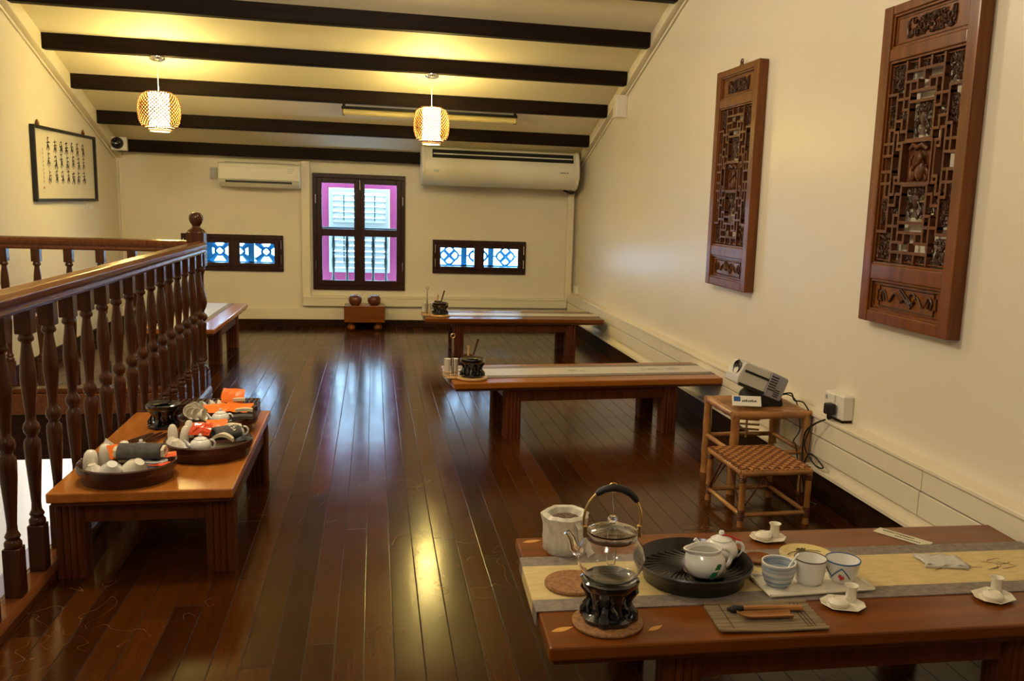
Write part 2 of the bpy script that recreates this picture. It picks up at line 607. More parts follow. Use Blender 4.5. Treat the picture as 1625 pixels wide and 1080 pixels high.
def window(n, outer, sashes, panes, hinge):
    root = struct('window_%d' % n, rect_ring(MB(), *outer, .045, YB - .022, YB + .06), M['frame_dk'], .004)
    for (x0, x1, z0, z1, rows) in sashes:
        mb = MB()
        ps = [p for p in panes if x0 <= p[0] and p[1] <= x1]
        # solid sash with holes: rails and stiles round the panes
        px0, px1 = ps[0][0], ps[0][1]
        mb.box(x0, px0, YB - .03, YB + .02, z0, z1)
        mb.box(px1, x1, YB - .03, YB + .02, z0, z1)
        zz = z0
        for p in sorted(ps, key=lambda q: q[2]):
            mb.box(px0, px1, YB - .03, YB + .02, zz, p[2])
            zz = p[3]
        mb.box(px0, px1, YB - .03, YB + .02, zz, z1)
        s = obj('sash', mb, M['frame_dk'], root, .004)
        for p in ps:
            obj('pane', MB().box(p[0] - .004, p[1] + .004, YB - .004, YB, p[2] - .004, p[3] + .004), M['glass'], s)
    for (x, z, h) in hinge:
        obj('hinge', MB().box(x - .004, x + .004, YB - .036, YB - .028, z, z + h), M['chrome'], root)
    return root


p1 = [(-.523, -.2, 1.025, 1.491), (-.523, -.2, .492, .95), (-.09, .234, 1.025, 1.488), (-.09, .234, .492, .953)]
w1 = window(1, (-.616, .324, .391, 1.587),
            [(-.572, -.146, .436, 1.542, 2), (-.142, .28, .436, 1.542, 2)], p1,
            [(-.585, 1.28, .09), (-.585, .60, .09), (.296, 1.28, .09), (.296, .60, .09)])
obj('bolt', MB().tube([(-.14, YB - .04, 1.43), (-.14, YB - .04, 1.53)], .006, 6), M['chrome'], w1)
obj('astragal', MB().box(-.158, -.130, YB - .036, YB - .02, .44, 1.54), M['frame_dk'], w1, .003)
w2 = window(2, (.613, 1.616, .583, .94), [(.658, 1.112, .628, .895, 1), (1.116, 1.571, .628, .895, 1)],
            [(.696, 1.056, .659, .857), (1.161, 1.53, .659, .857)],
            [(.64, .80, .09), (.64, .65, .09), (1.59, .80, .09), (1.59, .65, .09)])
obj('astragal', MB().box(1.100, 1.128, YB - .036, YB - .02, .63, .893), M['frame_dk'], w2, .003)
w3 = window(3, (-1.894, -.910, .570, .94), [(-1.85, -1.402, .615, .895, 1), (-1.398, -.955, .615, .895, 1)],
            [(-1.81, -1.445, .653, .852), (-1.337, -.999, .653, .852)],
            [(-.930, .80, .09), (-.930, .65, .09), (-1.87, .80, .09), (-1.87, .65, .09)])

obj('astragal', MB().box(-1.414, -1.386, YB - .036, YB - .02, .617, .893), M['frame_dk'], w3, .003)

# shutters outside the tall window
YS = 10.32
k = YS / YB
ring = MB()
rect_ring(ring, -.75 * k, .45 * k, 1.35 - 1.0 * k, 1.35 + .30 * k, .30, YS, YS + .05)
sh = w1
xa, xb, za, zb = -.454 * k, .162 * k, 1.35 - .775 * k, 1.35 + .093 * k
mb = MB()
mb.box(xa - .22, xa, YS, YS + .06, za - .35, zb + .22)
mb.box(xb, xb + .22, YS, YS + .06, za - .35, zb + .22)
mb.box(xa, xb, YS, YS + .06, zb, zb + .22)
mb.box(xa, xb, YS, YS + .06, za - .35, za)
obj('shutter_frame', mb, M['magenta'], sh, .004, label='magenta painted frame')
xm = (xa + xb) / 2
for (l0, l1) in ((xa, xm - .004), (xm + .004, xb)):
    mb = MB()
    rect_ring(mb, l0 + .002, l1 - .002, za + .002, zb - .002, .045, YS - .01, YS + .02)
    mb.box(l0 + .045, l1 - .045, YS - .01, YS + .02, 1.02, 1.08)
    lf = obj('shutter_leaf', mb, M['louvre'], sh, .003)
    sl = MB()
    zz = za + .05
    while zz < zb - .08:
        if not (.98 < zz + .03 < 1.09):
            sl.M = Matrix.Translation((0, YS + .005, zz + .03)) @ Matrix.Rotation(R(48), 4, 'X')
            sl.box(l0 + .045, l1 - .045, -.032, .032, -.004, .004)
        zz += .062
    sl.M = Matrix.Identity(4)
    obj('louvre', sl, M['louvre'], lf)
    xc = (l0 + l1) / 2
    obj('tilt_rod', MB().box(xc - .006, xc + .006, YS - .045, YS - .033, 1.10, zb - .07).box(xc - .006, xc + .006, YS - .045, YS - .033, za + .10, 1.0), M['vase'], lf)

# green balustrade between window and shutter
kb = 9.98 / YB
VP = [(.018, .42), (.026, .46), (.016, .50), (.012, .54), (.022, .62), (.026, .68), (.014, .745), (.024, .755), (.024, .765), (.014, .775), (.026, .84), (.02, .90), (.014, .955), (.026, .96), (.028, .985), (.018, 1.0)]
for px in (528.5, 550, 570.5, 591.5, 612):
    x = (-.616 + (px - 497) * .00646) * kb
    obj('baluster', MB().lathe([(r_ * .86, z_) for r_, z_ in VP], (x, 9.98, 0), 12), M['vase'], w1)
obj('top_rail', MB().box(-.66, .36, 9.95, 10.01, 1.0, 1.035), M['vase'], w1, .004)
obj('bottom_rail', MB().box(-.66, .36, 9.95, 10.01, .38, .42), M['vase'], w1, .004)

# blue ceramic ventilation tiles outside the low windows


def vent(name, label, x0, x1, z0, z1, cells, solid):
    t = thing(name, label, 'vent tile', (0, 9.93, 0))
    mb = MB()
    rect_ring(mb, x0 - .12, x1 + .12, z0 - .10, z1 + .10, .10, -.02, .02)
    for (cx, kind) in cells:
        zc_ = (z0 + z1) / 2
        rr = (z1 - z0) / 2
        if kind == 'flower':
            ring_pts = []
            for q in range(32):
                a = 2 * PI * q / 32
                rad = rr * (.90 + .10 * math.cos(4 * (a)))
                ring_pts.append((cx + rad * math.cos(a), 0, zc_ + rad * math.sin(a)))
            mb.tube(ring_pts, .013, 6, True)
            for a in range(4):
                aa = PI / 4 + a * PI / 2
                mb.tube([(cx, 0, zc_), (cx + rr * .85 * math.cos(aa), 0, zc_ + rr * .85 * math.sin(aa))], [.022 if solid else .02, .018], 6)
            mb.lathe([(0, -.02), (.026, -.02), (.026, .02), (0, .02)], (cx, 0, zc_), 4)
            for s in (-1, 1):
                mb.tube([(cx + s * rr * .95, 0, zc_), (cx + s * rr * 1.35, 0, zc_)], .010, 6)
        elif kind == 'lobe':
            # pierced block: solid panel bars leaving round openings
            for a in range(4):
                aa = PI / 4 + a * PI / 2
                mb.tube([(cx + .25 * rr * math.cos(aa), 0, zc_ + .25 * rr * math.sin(aa)), (cx + rr * 1.3 * math.cos(aa), 0, zc_ + rr * 1.3 * math.sin(aa))], [.020, .036], 8)
            rp = [(cx + rr * .42 * math.cos(q * PI / 8), 0, zc_ + rr * .42 * math.sin(q * PI / 8)) for q in range(16)]
            mb.tube(rp, .014, 6, True)
        else:
            mb.box(cx - .03, cx + .03, -.02, .02, z0 - .02, z1 + .02)
    obj('pierced_tile', mb, M['tile'], t)
    return t


kv = 9.93 / YB
vent('vent_tile', 'pierced blue tiles with open rings outside the low right window', .66 * kv, 1.57 * kv, .665, .862,
     [(.79 * kv, 'flower'), (.945 * kv, 'bar'), (1.10 * kv, 'flower'), (1.235 * kv, 'bar'), (1.395 * kv, 'flower')], 0)
vent('vent_tile', 'solid blue pierced tiles outside the low window behind the newel post', -1.86 * kv, -.95 * kv, .655, .862,
     [(-1.75 * kv, 'lobe'), (-1.63 * kv, 'bar'), (-1.53 * kv, 'lobe'), (-1.40 * kv, 'bar'), (-1.335 * kv, 'lobe'), (-1.225 * kv, 'bar'), (-1.08 * kv, 'lobe'), (-.97 * kv, 'bar')], 1)

# ------------------------------------------------------------------ railing
PRO = [(.020, .205), (.026, .212), (.026, .226), (.019, .236), (.024, .246), (.016, .262), (.015, .285), (.019, .35), (.0245, .43), (.0265, .485), (.025, .505),
       (.017, .515), (.0165, .522), (.024, .532), (.027, .547), (.024, .562), (.0165, .572), (.016, .59), (.020, .64), (.0255, .70), (.026, .72), (.022, .78),
       (.0155, .83), (.015, .838), (.023, .845), (.025, .853), (.021, .862), (.020, .87)]


def baluster_mb(x, y):
    mb = MB()
    h = .026
    mb.box(x - h, x + h, y - h, y + h, .045, .208)
    mb.box(x - h, x + h, y - h, y + h, .868, .955)
    mb.lathe(PRO, (x, y, 0), 16)
    return mb


def railprof(c):
    return [(c - .028, .950), (c + .028, .950), (c + .034, .962), (c + .030, .975), (c + .042, .990), (c + .044, 1.008), (c + .030, 1.024), (c, 1.031),
            (c - .030, 1.024), (c - .044, 1.008), (c - .042, .990), (c - .030, .975), (c - .034, .962)]


rl = thing('stair_railing', 'long dark wooden stair railing running beside the low table with trays', 'railing', (0, 0, 0))
obj('handrail', MB().prism(railprof(-1.13), -1.0, 6.40, 'y', smooth=False), M['rail'], rl, .003)
obj('bottom_rail', MB().prism([(-1.175, 0), (-1.085, 0), (-1.085, .03), (-1.10, .045), (-1.16, .045), (-1.175, .03)], -1.0, 6.42, 'y'), M['rail'], rl, .003)
y = 6.072
while y > .2:
    obj('baluster', baluster_mb(-1.13, y), M['balu'], rl, .0025)
    y -= .2165
obj('baluster', baluster_mb(-1.13, 6.29), M['balu'], rl, .0025)
mb = MB()
h = .055
mb.box(-h, h, -h, h, 0, .135)
mb.box(-h, h, -h, h, .86, 1.085)
mb.lathe([(.050, .135), (.056, .15), (.050, .165), (.034, .18), (.032, .20), (.044, .215), (.046, .235), (.043, .25), (.046, .44), (.047, .475), (.040, .485), (.052, .498), (.056, .515),
          (.050, .530), (.036, .54), (.034, .55), (.046, .575), (.055, .61), (.053, .64), (.040, .70), (.037, .74), (.038, .80), (.044, .82), (.050, .835), (.046, .85), (.046, .86)], (0, 0, 0), 24)
mb.lathe([(.058, 1.085), (.050, 1.10), (.030, 1.112), (.024, 1.125), (.030, 1.135), (.040, 1.15), (.046, 1.172), (.043, 1.195), (.028, 1.213), (.012, 1.217), (0, 1.218)], (0, 0, 0), 24)
nw = obj('newel_post', mb, M['balu'], rl, .003)
nw.location = (-1.165, 6.47, 0)

rb = thing('landing_railing', 'dark wooden railing across the far end of the stair opening', 'railing', (0, 0, 0))
obj('handrail', MB().prism(railprof(6.47), XL + .01, -1.222, 'x'), M['rail'], rb, .003)
obj('bottom_rail', MB().box(XL + .01, -1.222, 6.43, 6.51, 0, .03), M['rail'], rb, .003)
for q in range(6):
    x = -2.345 + q * .1935
    obj('baluster', baluster_mb(x, 6.47), M['balu'], rb, .0025)

# ------------------------------------------------------------------ tables


def fluted(mb, x0, x1, y0, y1, z0, z1, n=4):
    """square leg whose faces carry rounded flutes"""
    def side_pts(a, b_, out):
        pts = []
        for i in range(n):
            t0 = a + (b_ - a) * i / n
            t1 = a + (b_ - a) * (i + 1) / n
            for s in (0.0, .12, .5, .88):
                pts.append((t0 + (t1 - t0) * s, out * (0 if s == 0 else (.004 if s != .5 else .006))))
        return pts
    poly = []
    for t, d in side_pts(x0, x1, 1):
        poly.append((t, y0 - d))
    for t, d in side_pts(y0, y1, 1):
        poly.append((x1 + d, t))
    for t, d in side_pts(x1, x0, 1):
        poly.append((t, y1 + d))
    for t, d in side_pts(y1, y0, 1):
        poly.append((x0 - d, t))
    return mb.prism(poly, z0, z1, 'z')


def low_table(name, label, cx, cy, L, D, H, rz, inx, iny, top, leg=.085, group=None, fl=True):
    t = thing(name, label, 'table', (cx, cy, 0), rz, group)
    obj('tabletop', MB().box(-L / 2, L / 2, -D / 2, D / 2, H - .036, H), top, t, .006)
    obj('top_moulding', MB().box(-L / 2 + .012, L / 2 - .012, -D / 2 + .012, D / 2 - .012, H - .050, H - .036), M['tleg'], t, .002)
    X0, Y0 = L / 2 - inx, D / 2 - iny
    for sx in (-1, 1):
        for sy in (-1, 1):
            xa, xb = sorted((sx * X0, sx * (X0 - leg)))
            ya, yb = sorted((sy * Y0, sy * (Y0 - leg)))
            obj('leg', fluted(MB(), xa, xb, ya, yb, 0, H - .05), M['tleg'], t)
    ap = .012
    for sy in (-1, 1):
        yy = sy * (Y0 - .02)
        obj('apron', MB().box(-(X0 - leg), X0 - leg, yy - ap, yy + ap, H - .125, H - .05), M['tleg'], t, .002)
    for sx in (-1, 1):
        xx = sx * (X0 - .02)
        obj('apron', MB().box(xx - ap, xx + ap, -(Y0 - leg), Y0 - leg, H - .125, H - .05), M['tleg'], t, .002)
    return t


low_table('low_table', 'low wooden table beside the stair railing holding three lacquer trays', -.788, 3.825, .603, 1.21, .325, 0, .012, .05, M['ttop_y'])
NT = low_table('low_table', 'nearest low wooden tea table with glass kettle and tea cups', 1.21, 2.215, 1.60, .70, .34, R(-2.3), .30, .05, M['ttop'])
MT = low_table('low_table', 'middle low table with pale runner between near tea table and back table', 1.262, 5.31, 1.68, .565, .34, R(3.6), .31, .045, M['ttop_m'])
FT = low_table('low_table', 'farthest of the three right hand low tables under the low right window', 1.235, 8.11, 1.60, .60, .34, R(0), .25, .05, M['ttop'])
low_table('low_table', 'low table behind the newel post under the low left window', -1.46, 7.93, .60, 1.72, .34, R(-.7), .03, .40, M['ttop_y'])


def on(t, u_, v_, z=0.0):
    """point in a table's frame -> world"""
    a = t.rotation_euler.z
    c, s = math.cos(a), math.sin(a)
    return (t.location.x + c * u_ - s * v_, t.location.y + s * u_ + c * v_, z)


def runner(t, L, D, label, y0, y1, over=True, ink=True, cream=None, edge=None):
    r = thing('table_runner', label, 'table runner', (t.location.x, t.location.y, .3402), t.rotation_euler.z, None)
    x0, x1 = -L / 2 - (.004 if over else 0), L / 2
    bw = (y1 - y0) * .19

    def strip(a, b_):
        mb = MB()
        poly = [(x0 - .002, -.045), (x0 - .002, .001), (x0, .003), (x1, .003), (x1 + .003, .001), (x1 + .003, -.05), (x1, -.05), (x1, 0), (x0 + .003, 0), (x0 + .003, -.045)]
        poly = [(x0 - .003, -.036), (x0 - .003, .0015), (x0 - .001, .003), (x1, .003), (x1, 0), (x0, 0), (x0, -.036)]
        mb.prism(poly, a, b_, 'y')
        return mb
    obj('cloth', strip(y0 + bw, y1 - bw), cream or M['cream_cl'], r)
    obj('border', strip(y0, y0 + bw), edge or M['run_edge'], r)
    obj('border', strip(y1 - bw, y1), edge or M['run_edge'], r)
    if ink:
        rnd = random.Random(3)
        mb = MB()
        for (cx, s) in ((.42, 1.0), (.58, .9), (-.05, .5)) if L > 1 else ():
            for q in range(7):
                a = rnd.uniform(-.9, .9)
                pts = []
                px, py = cx + rnd.uniform(-.05, .05), (y0 + y1) / 2 + rnd.uniform(-.03, .03)
                for w_ in range(6):
                    pts.append((px, py, .0032))
                    px += .014 * s * math.cos(a)
                    py += .010 * s * math.sin(a)
                    a += rnd.uniform(-.5, .5)
                mb.ribbon(pts, [.001, .003, .004, .003, .002, .001], .0004, (0, 0, 1))
        obj('ink_painting', mb, M['ink2'], r)
    return r


M['run_edge'] = noisy(pbr('runner_border', (.20, .16, .13), .6), (.16, .13, .11), (.26, .21, .17), (50, 50, 50), 2)
M['ink2'] = pbr('pale_ink', (.16, .10, .05), .7)
M['run_gold'] = noisy(pbr('runner_gold_silk', (.60, .46, .20), .5), (.54, .41, .17), (.66, .51, .24), (20, 60, 20), 3)
M['run_white'] = noisy(pbr('runner_pale_silk', (.58, .53, .46), .35), (.52, .48, .42), (.63, .58, .50), (20, 60, 20), 3)
runner(NT, 1.60, .70, 'cream silk runner with grey borders along the nearest tea table', -.165, .185, True, True, M['run_gold'])
runner(MT, 1.68, .565, 'pale runner with grey borders along the middle low table', -.15, .20, True, True, M['run_white'])
runner(FT, 1.60, .60, 'pale runner along the farthest right hand low table', -.14, .16, True, False, M['run_white'])

LT2 = bpy.data.objects['low_table.004']
rr_ = thing('table_runner', 'pale runner along the low table behind the newel post', 'table runner', (LT2.location.x, LT2.location.y, .3402), LT2.rotation_euler.z)
obj('cloth', MB().box(-.13, .13, -.862, .862, 0, .003), M['run_white'], rr_)
for s_ in (-1, 1):
    a_, b2_ = sorted((s_ * .13, s_ * .175))
    obj('border', MB().box(a_, b2_, -.862, .862, 0, .003), M['run_edge'], rr_)

# go board table with two bowls
gb = thing('go_board', 'thick wooden block table on four turned feet under the tall window', 'table', (-.092, 9.52, 0))
obj('block', MB().box(-.205, .205, -.12, .12, .085, .258), M['ttop'], gb, .006)
for sx in (-1, 1):
    for sy in (-1, 1):
        obj('foot', MB().lathe([(0, 0), (.022, 0), (.040, .015), (.044, .032), (.036, .05), (.022, .06), (.028, .07), (.030, .086), (0, .086)], (sx * .135, sy * .065, 0), 16), M['ttop'], gb)
BW = [(0, 0), (.040, 0), (.058, .018), (.068, .048), (.064, .075), (.048, .092), (.040, .092), (.040, .097), (.050, .100), (.048, .104), (.020, .108), (0, .108)]
gbowl = thing('stone_bowl', 'left round brown lidded bowl on the block table', 'bowl', (-.188, 9.50, .258), 0, 'lidded bowls on the block table')
obj('bowl', MB().lathe(BW[:6] + [(0, .092)], (0, 0, 0), 24), M['bowlr'], gbowl)
obj('lid', MB().lathe([(0, .092), (.046, .092), (.050, .097), (.044, .103), (.018, .107), (0, .107)], (0, 0, 0), 24), M['bowlr'], gbowl)
dup(gbowl, (.004, 9.50, .258), 0, 'right round brown lidded bowl on the block table')

# ------------------------------------------------------------------ lanterns


def lantern(x, y, ztop, label, sc=1.0):
    zt, zb_ = 2.108, 1.812
    zcn = (zt + zb_) / 2
    t = thing('pendant_lantern', label, 'lantern', (x, y, 0), 0, 'woven pendant lanterns')
    obj('canopy', MB().lathe([(0, .0), (.030, .0), (.056, .012), (.060, .022), (.060, .034), (0, .034)], (0, 0, ztop - .036), 24), M['chrome'], t)
    obj('cord', MB().tube([(0, 0, ztop - .03), (0, 0, zt)], .003, 6), M['plast'], t)
    mb = MB().lathe([(.074, zb_ + .01), (.074, zt - .01), (.071, zt - .01), (.071, zb_ + .01)], (0, 0, 0), 32, close=True)
    obj('paper_cylinder', mb, M['paperlamp'], t)
    obj('top_disc', MB().lathe([(0, zt - .012), (.073, zt - .012), (.073, zt - .010), (0, zt - .010)], (0, 0, 0), 32), M['paperlamp'], t)  # disc added to close the lantern top and soften its ceiling halo
    mb = MB()

    def prof(tt):
        # barrel radius over height 0..1
        a = (tt - .5) * 2
        return sc * (.088 + .068 * math.sqrt(max(0, 1 - abs(a) ** 2.4)))
    N = 34
    for s in (-1, 1):
        for q in range(N):
            a0 = 2 * PI * q / N
            pts = []
            for i in range(15):
                tt = i / 14
                rr = prof(tt)
                a = a0 + s * tt * 1.9
                pts.append((rr * math.cos(a), rr * math.sin(a), zb_ + .012 + (zt - zb_ - .02) * tt))
            mb.tube(pts, .0050, 4, flat=.5)
    for zz, r_ in ((zb_ + .012, prof(0)), (zt - .008, prof(1))):
        mb.tube([(r_ * math.cos(a * PI / 12), r_ * math.sin(a * PI / 12), zz) for a in range(24)], .005, 6, True)
    obj('woven_shade', mb, M['weave'], t)
    obj('bottom_ring', MB().lathe([(.070, zb_ - .008), (.078, zb_ - .008), (.078, zb_ + .008), (.070, zb_ + .008)], (0, 0, 0), 32, close=True), M['plast'], t)
    return t


lantern(-1.625, 7.68, zc(7.63) - .115, 'woven bamboo pendant lantern on the left, nearer the calligraphy')
lantern(.465, 7.68, zc(7.63) - .115, 'woven bamboo pendant lantern in front of the large air conditioner', .94)

# fluorescent batten
ft = thing('tube_light', 'unlit yellowish tube light batten hung between the ceiling beams', 'light', (.51, 8.50, 0))
obj('batten', MB().box(-.79, .79, -.03, .03, 2.125, 2.150), M['blackm'], ft, .004)
M['tubey'] = pbr('old_tube_cover', (.62, .50, .20), .3)
tcv = obj('tube_cover', MB().lathe([(0, -.775), (.028, -.775), (.028, .775), (0, .775)], (0, 0, 0), 16), M['tubey'], ft)
tcv.rotation_euler = (0, PI / 2, 0)
tcv.location = (0, -.012, 2.100)
for x in (-.77, .77):
    obj('bracket', MB().box(x - .012, x + .012, -.02, .02, 2.07, 2.178), M['blackm'], ft, .002)

# ------------------------------------------------------------------ air conditioners
ac = thing('air_conditioner', 'small white wall air conditioner left of the tall window', 'air conditioner', (-1.11, YB, 1.535))
pf = [(0, -.118), (0, .118), (-.17, .118), (-.195, .105), (-.205, .07), (-.205, -.04), (-.185, -.075), (-.13, -.112), (-.10, -.118)]
obj('housing', MB().prism([(a, b_) for a, b_ in pf], -.385, .385, 'x'), M['plast'], ac, .008, 3)
obj('outlet', MB().box(-.32, .31, -.2065, -.17, -.076, -.056), M['blackm'], ac)
obj('flap', MB().prism([(-.204, -.077), (-.160, -.118), (-.157, -.115), (-.200, -.074)], -.31, .30, 'x'), M['plast'], ac)
obj('panel_seam', MB().box(-.385, .385, -.2075, -.204, -.047, -.044), M['plast_g'], ac)
stk = obj('rating_sticker', MB().box(.26, .345, -.2065, -.205, .01, .085), M['paper'], ac)
mb = MB()
for i in range(3):
    mb.box(.268, .338 - .012 * i, -.2075, -.2065, .066 - i * .018, .072 - i * .018)
obj('sticker_print', mb, M['plast_g'], stk)
obj('top_grille', MB().box(-.33, .33, -.165, -.03, .118, .122), M['blackm'], ac)

br = tag(obj('wall_bracket_box', MB().box(-1.60, -1.535, YB - .03, YB, 1.49, 1.60).box(-1.59, -1.55, YB - .04, YB - .03, 1.52, 1.58), M['plast_g'], None, .003),
         'small grey connection box on the wall beside the small air conditioner', 'junction box')

big = thing('air_conditioner', 'large white ceiling hung air conditioner beside the right wall', 'air conditioner', (1.272, 0, 0))
W = .805
prof = [(9.50, 1.505), (9.42, 1.505), (9.34, 1.520), (9.27, 1.565), (9.225, 1.63), (9.215, 1.70), (9.235, 1.755), (9.275, 1.862), (9.30, 1.880), (9.54, 1.880), (9.54, 1.55)]
obj('housing', MB().prism(prof, -W + .02, W - .02, 'x', smooth=True), M['plast_cool'] if 'plast_cool' in M else M['plast'], big)
prof2 = [(9.51, 1.498), (9.42, 1.498), (9.335, 1.513), (9.262, 1.56), (9.216, 1.628), (9.206, 1.70), (9.226, 1.758), (9.266, 1.868), (9.295, 1.888), (9.545, 1.888), (9.55, 1.55)]
for s in (-1, 1):
    a, b_ = sorted((s * W, s * (W - .03)))
    obj('end_cap', MB().prism(prof2, a, b_, 'x'), M['plast'], big, .006, 3)
gr = MB()
gr.prism([(9.2385, 1.772), (9.2345, 1.772), (9.268, 1.855), (9.272, 1.855)], -.70, .74, 'x')
obj('intake_grille', gr, M['blackm'], big)
gb_ = MB()
for zz, yy in ((1.812, 9.248),):
    gb_.prism([(yy, zz - .005), (yy - .006, zz - .004), (yy - .002, zz + .006), (yy + .004, zz + .005)], -.69, .73, 'x')
obj('grille_bar', gb_, M['plast'], big)
bdg = obj('badge', MB().lathe([(0, 0), (.028, 0), (.028, .004), (0, .004)], (0, 0, 0), 20, sy=.6), M['plast_g'], big)
bdg.location = (-.66, 9.224, 1.645)
bdg.rotation_euler = (R(80), 0, 0)
obj('control_window', MB().box(.60, .66, 9.214, 9.218, 1.668, 1.674).box(.672, .682, 9.213, 9.217, 1.665, 1.677), M['blackm'], big)
for x in (-.6, .70):
    obj('hanging_rod', MB().tube([(x, 9.40, 1.88), (x, 9.40, zc(9.40))], .005, 6), M['blackm'], big)
obj('drain_pipe', MB().tube([(.76, 9.47, 1.52), (.80, 9.50, 1.49), (.82, 9.60, 1.485)], .016, 8).tube([(.70, 9.50, 1.50), (.78, 9.52, 1.475), (.80, 9.6, 1.47)], .010, 8), M['blackm'], big)

# speakers ---------------------------------------------------------------
sp_ = thing('wall_speaker', 'cream box speaker high on the right wall under the rafter', 'speaker', (2.16, 7.86, 2.12), R(-90))
obj('cabinet', MB().prism([(-.055, -.10), (.055, -.10), (.065, -.015), (.065, 0), (-.065, 0), (-.065, -.015)], 0, .19, 'z'), M['plast'], sp_, .006, 3)
o = obj('speaker_cone', MB().lathe([(.0, .010), (.020, .006), (.035, .0), (.038, .004), (.038, -.004), (0, -.004)], (0, 0, 0), 20), M['plast_g'], sp_)
o.location = (-.061, -.055, .105)
o.rotation_euler = (0, R(-96), 0)
sl_ = thing('wall_speaker', 'white box speaker with round black cone in the upper left corner', 'speaker', (-2.36, 9.46, 1.715), R(8))
obj('cabinet', MB().box(-.075, .065, -.07, .03, 0, .125), M['plast'], sl_, .006, 3)
o = obj('speaker_cone', MB().lathe([(0, .004), (.018, .010), (.022, .002), (.046, .016), (.052, .018), (.056, .010), (.056, -.002), (0, -.002)], (0, 0, 0), 24), M['black'], sl_)
o.location = (-.018, -.072, .066)
o.rotation_euler = (R(90), 0, 0)
obj('bracket', MB().box(-.03, .03, .03, .10, .05, .08), M['blackm'], sl_)
tag(obj('wall_socket', MB().box(2.125, 2.16, 9.44, 9.54, .405, .49), M['plast'], None, .004), 'small cream socket box in the far right corner above the ledge', 'socket')
# ------------------------------------------------------------------ calligraphy on the left wall
pc = thing('framed_calligraphy', 'black framed scroll of brushed calligraphy on the left wall', 'picture', (XL, 8.195, 1.24), R(90))
PW, PH = .76, .562
mb = MB()
t_ = .022
mb.box(-PW, PW, -.035, 0, 0, t_)
mb.box(-PW, PW, -.035, 0, PH - t_, PH)
mb.box(-PW, -PW + t_, -.035, 0, t_, PH - t_)
mb.box(PW - t_, PW, -.035, 0, t_, PH - t_)
obj('frame', mb, M['blackm'], pc, .003)
M['scroll'] = noisy(pbr('scroll_paper', (.66, .60, .46), .6), (.62, .56, .42), (.70, .64, .50), (3, 3, 3), 2)
spp = obj('scroll_paper', MB().box(-PW + t_, PW - t_, -.012, -.004, t_, PH - t_), M['scroll'], pc)
mb = MB()
rnd = random.Random(21)


def brush(pts, w):
    n = len(pts)
    mb.ribbon([(p[0], -.0125, p[1]) for p in pts], [w * (.45 + .9 * math.sin(PI * (i + .6) / n)) for i in range(n)], .0008)


def glyph(cx, cz, w, h, seed):
    global mb
    mb = MB()
    r_ = random.Random(seed)
    W_ = r_.uniform(.006, .009)
    nst = r_.choice((5, 6, 7))
    # horizontal strokes
    for q in range(r_.choice((2, 3, 3))):
        zz = cz + h * (.38 - .27 * q) + r_.uniform(-.004, .004)
        l = w * r_.uniform(.25, .48)
        brush([(cx - l, zz - .003), (cx - l * .3, zz), (cx + l * .4, zz + .004), (cx + l, zz + .002)], W_ * r_.uniform(.6, 1))
    # spine
    sx = cx + r_.uniform(-.2, .2) * w
    brush([(sx, cz + h * .5), (sx + .002, cz + h * .2), (sx - .002, cz - h * .1), (sx + r_.uniform(-.01, .01), cz - h * .45)], W_ * 1.1)
    # sweeping diagonals
    brush([(sx, cz + h * .1), (sx - w * .18, cz - h * .1), (sx - w * .42, cz - h * .38)], W_ * .9)
    brush([(sx, cz + h * .05), (sx + w * .2, cz - h * .12), (sx + w * .42, cz - h * .34)], W_ * 1.1)
    if nst > 5:
        brush([(cx + w * .25, cz + h * .2), (cx + w * .35, cz), (cx + w * .2, cz - h * .2), (cx, cz - h * .25)], W_ * .7)
    if nst > 6:
        brush([(cx - w * .3, cz + h * .3), (cx - w * .34, cz + h * .05), (cx - w * .1, cz)], W_ * .8)
    obj('brush_character', mb, M['ink'], spp)


sd = 5
for ci in range(7):
    cx = -.40 + ci * .142
    for ri in range(3):
        sd += 1
        glyph(cx + rnd.uniform(-.012, .012), .430 - ri * .122 + rnd.uniform(-.012, .012), rnd.uniform(.070, .090), rnd.uniform(.105, .130), sd)
mb = MB()
for q in range(9):
    zz = .40 - q * .030
    brush([(-.545, zz), (-.537, zz - .010), (-.55, zz - .018)], .0035)
sgc = obj('signature_column', mb, M['ink'], spp)
sgc['kind'] = 'stuff'
obj('seal_stamp', MB().box(-.556, -.538, -.0135, -.012, .095, .112), M['red'], spp)
for x in (-.62, .48):
    obj('hook', MB().lathe([(0, -.012), (.012, -.010), (.024, .004), (.024, .018), (.010, .040), (0, .044)], (x, -.012, PH), 12, sy=.5), M['screen'], pc)
tag(obj('label_card', MB().box(XL, XL + .012, 8.70, 8.86, 1.165, 1.215), M['plast'], None, .002), 'small pale label card under the right corner of the calligraphy', 'label')
mb = MB()

# ------------------------------------------------------------------ carved screens on the right wall
SW, SH, SD = .64, 1.31, .06


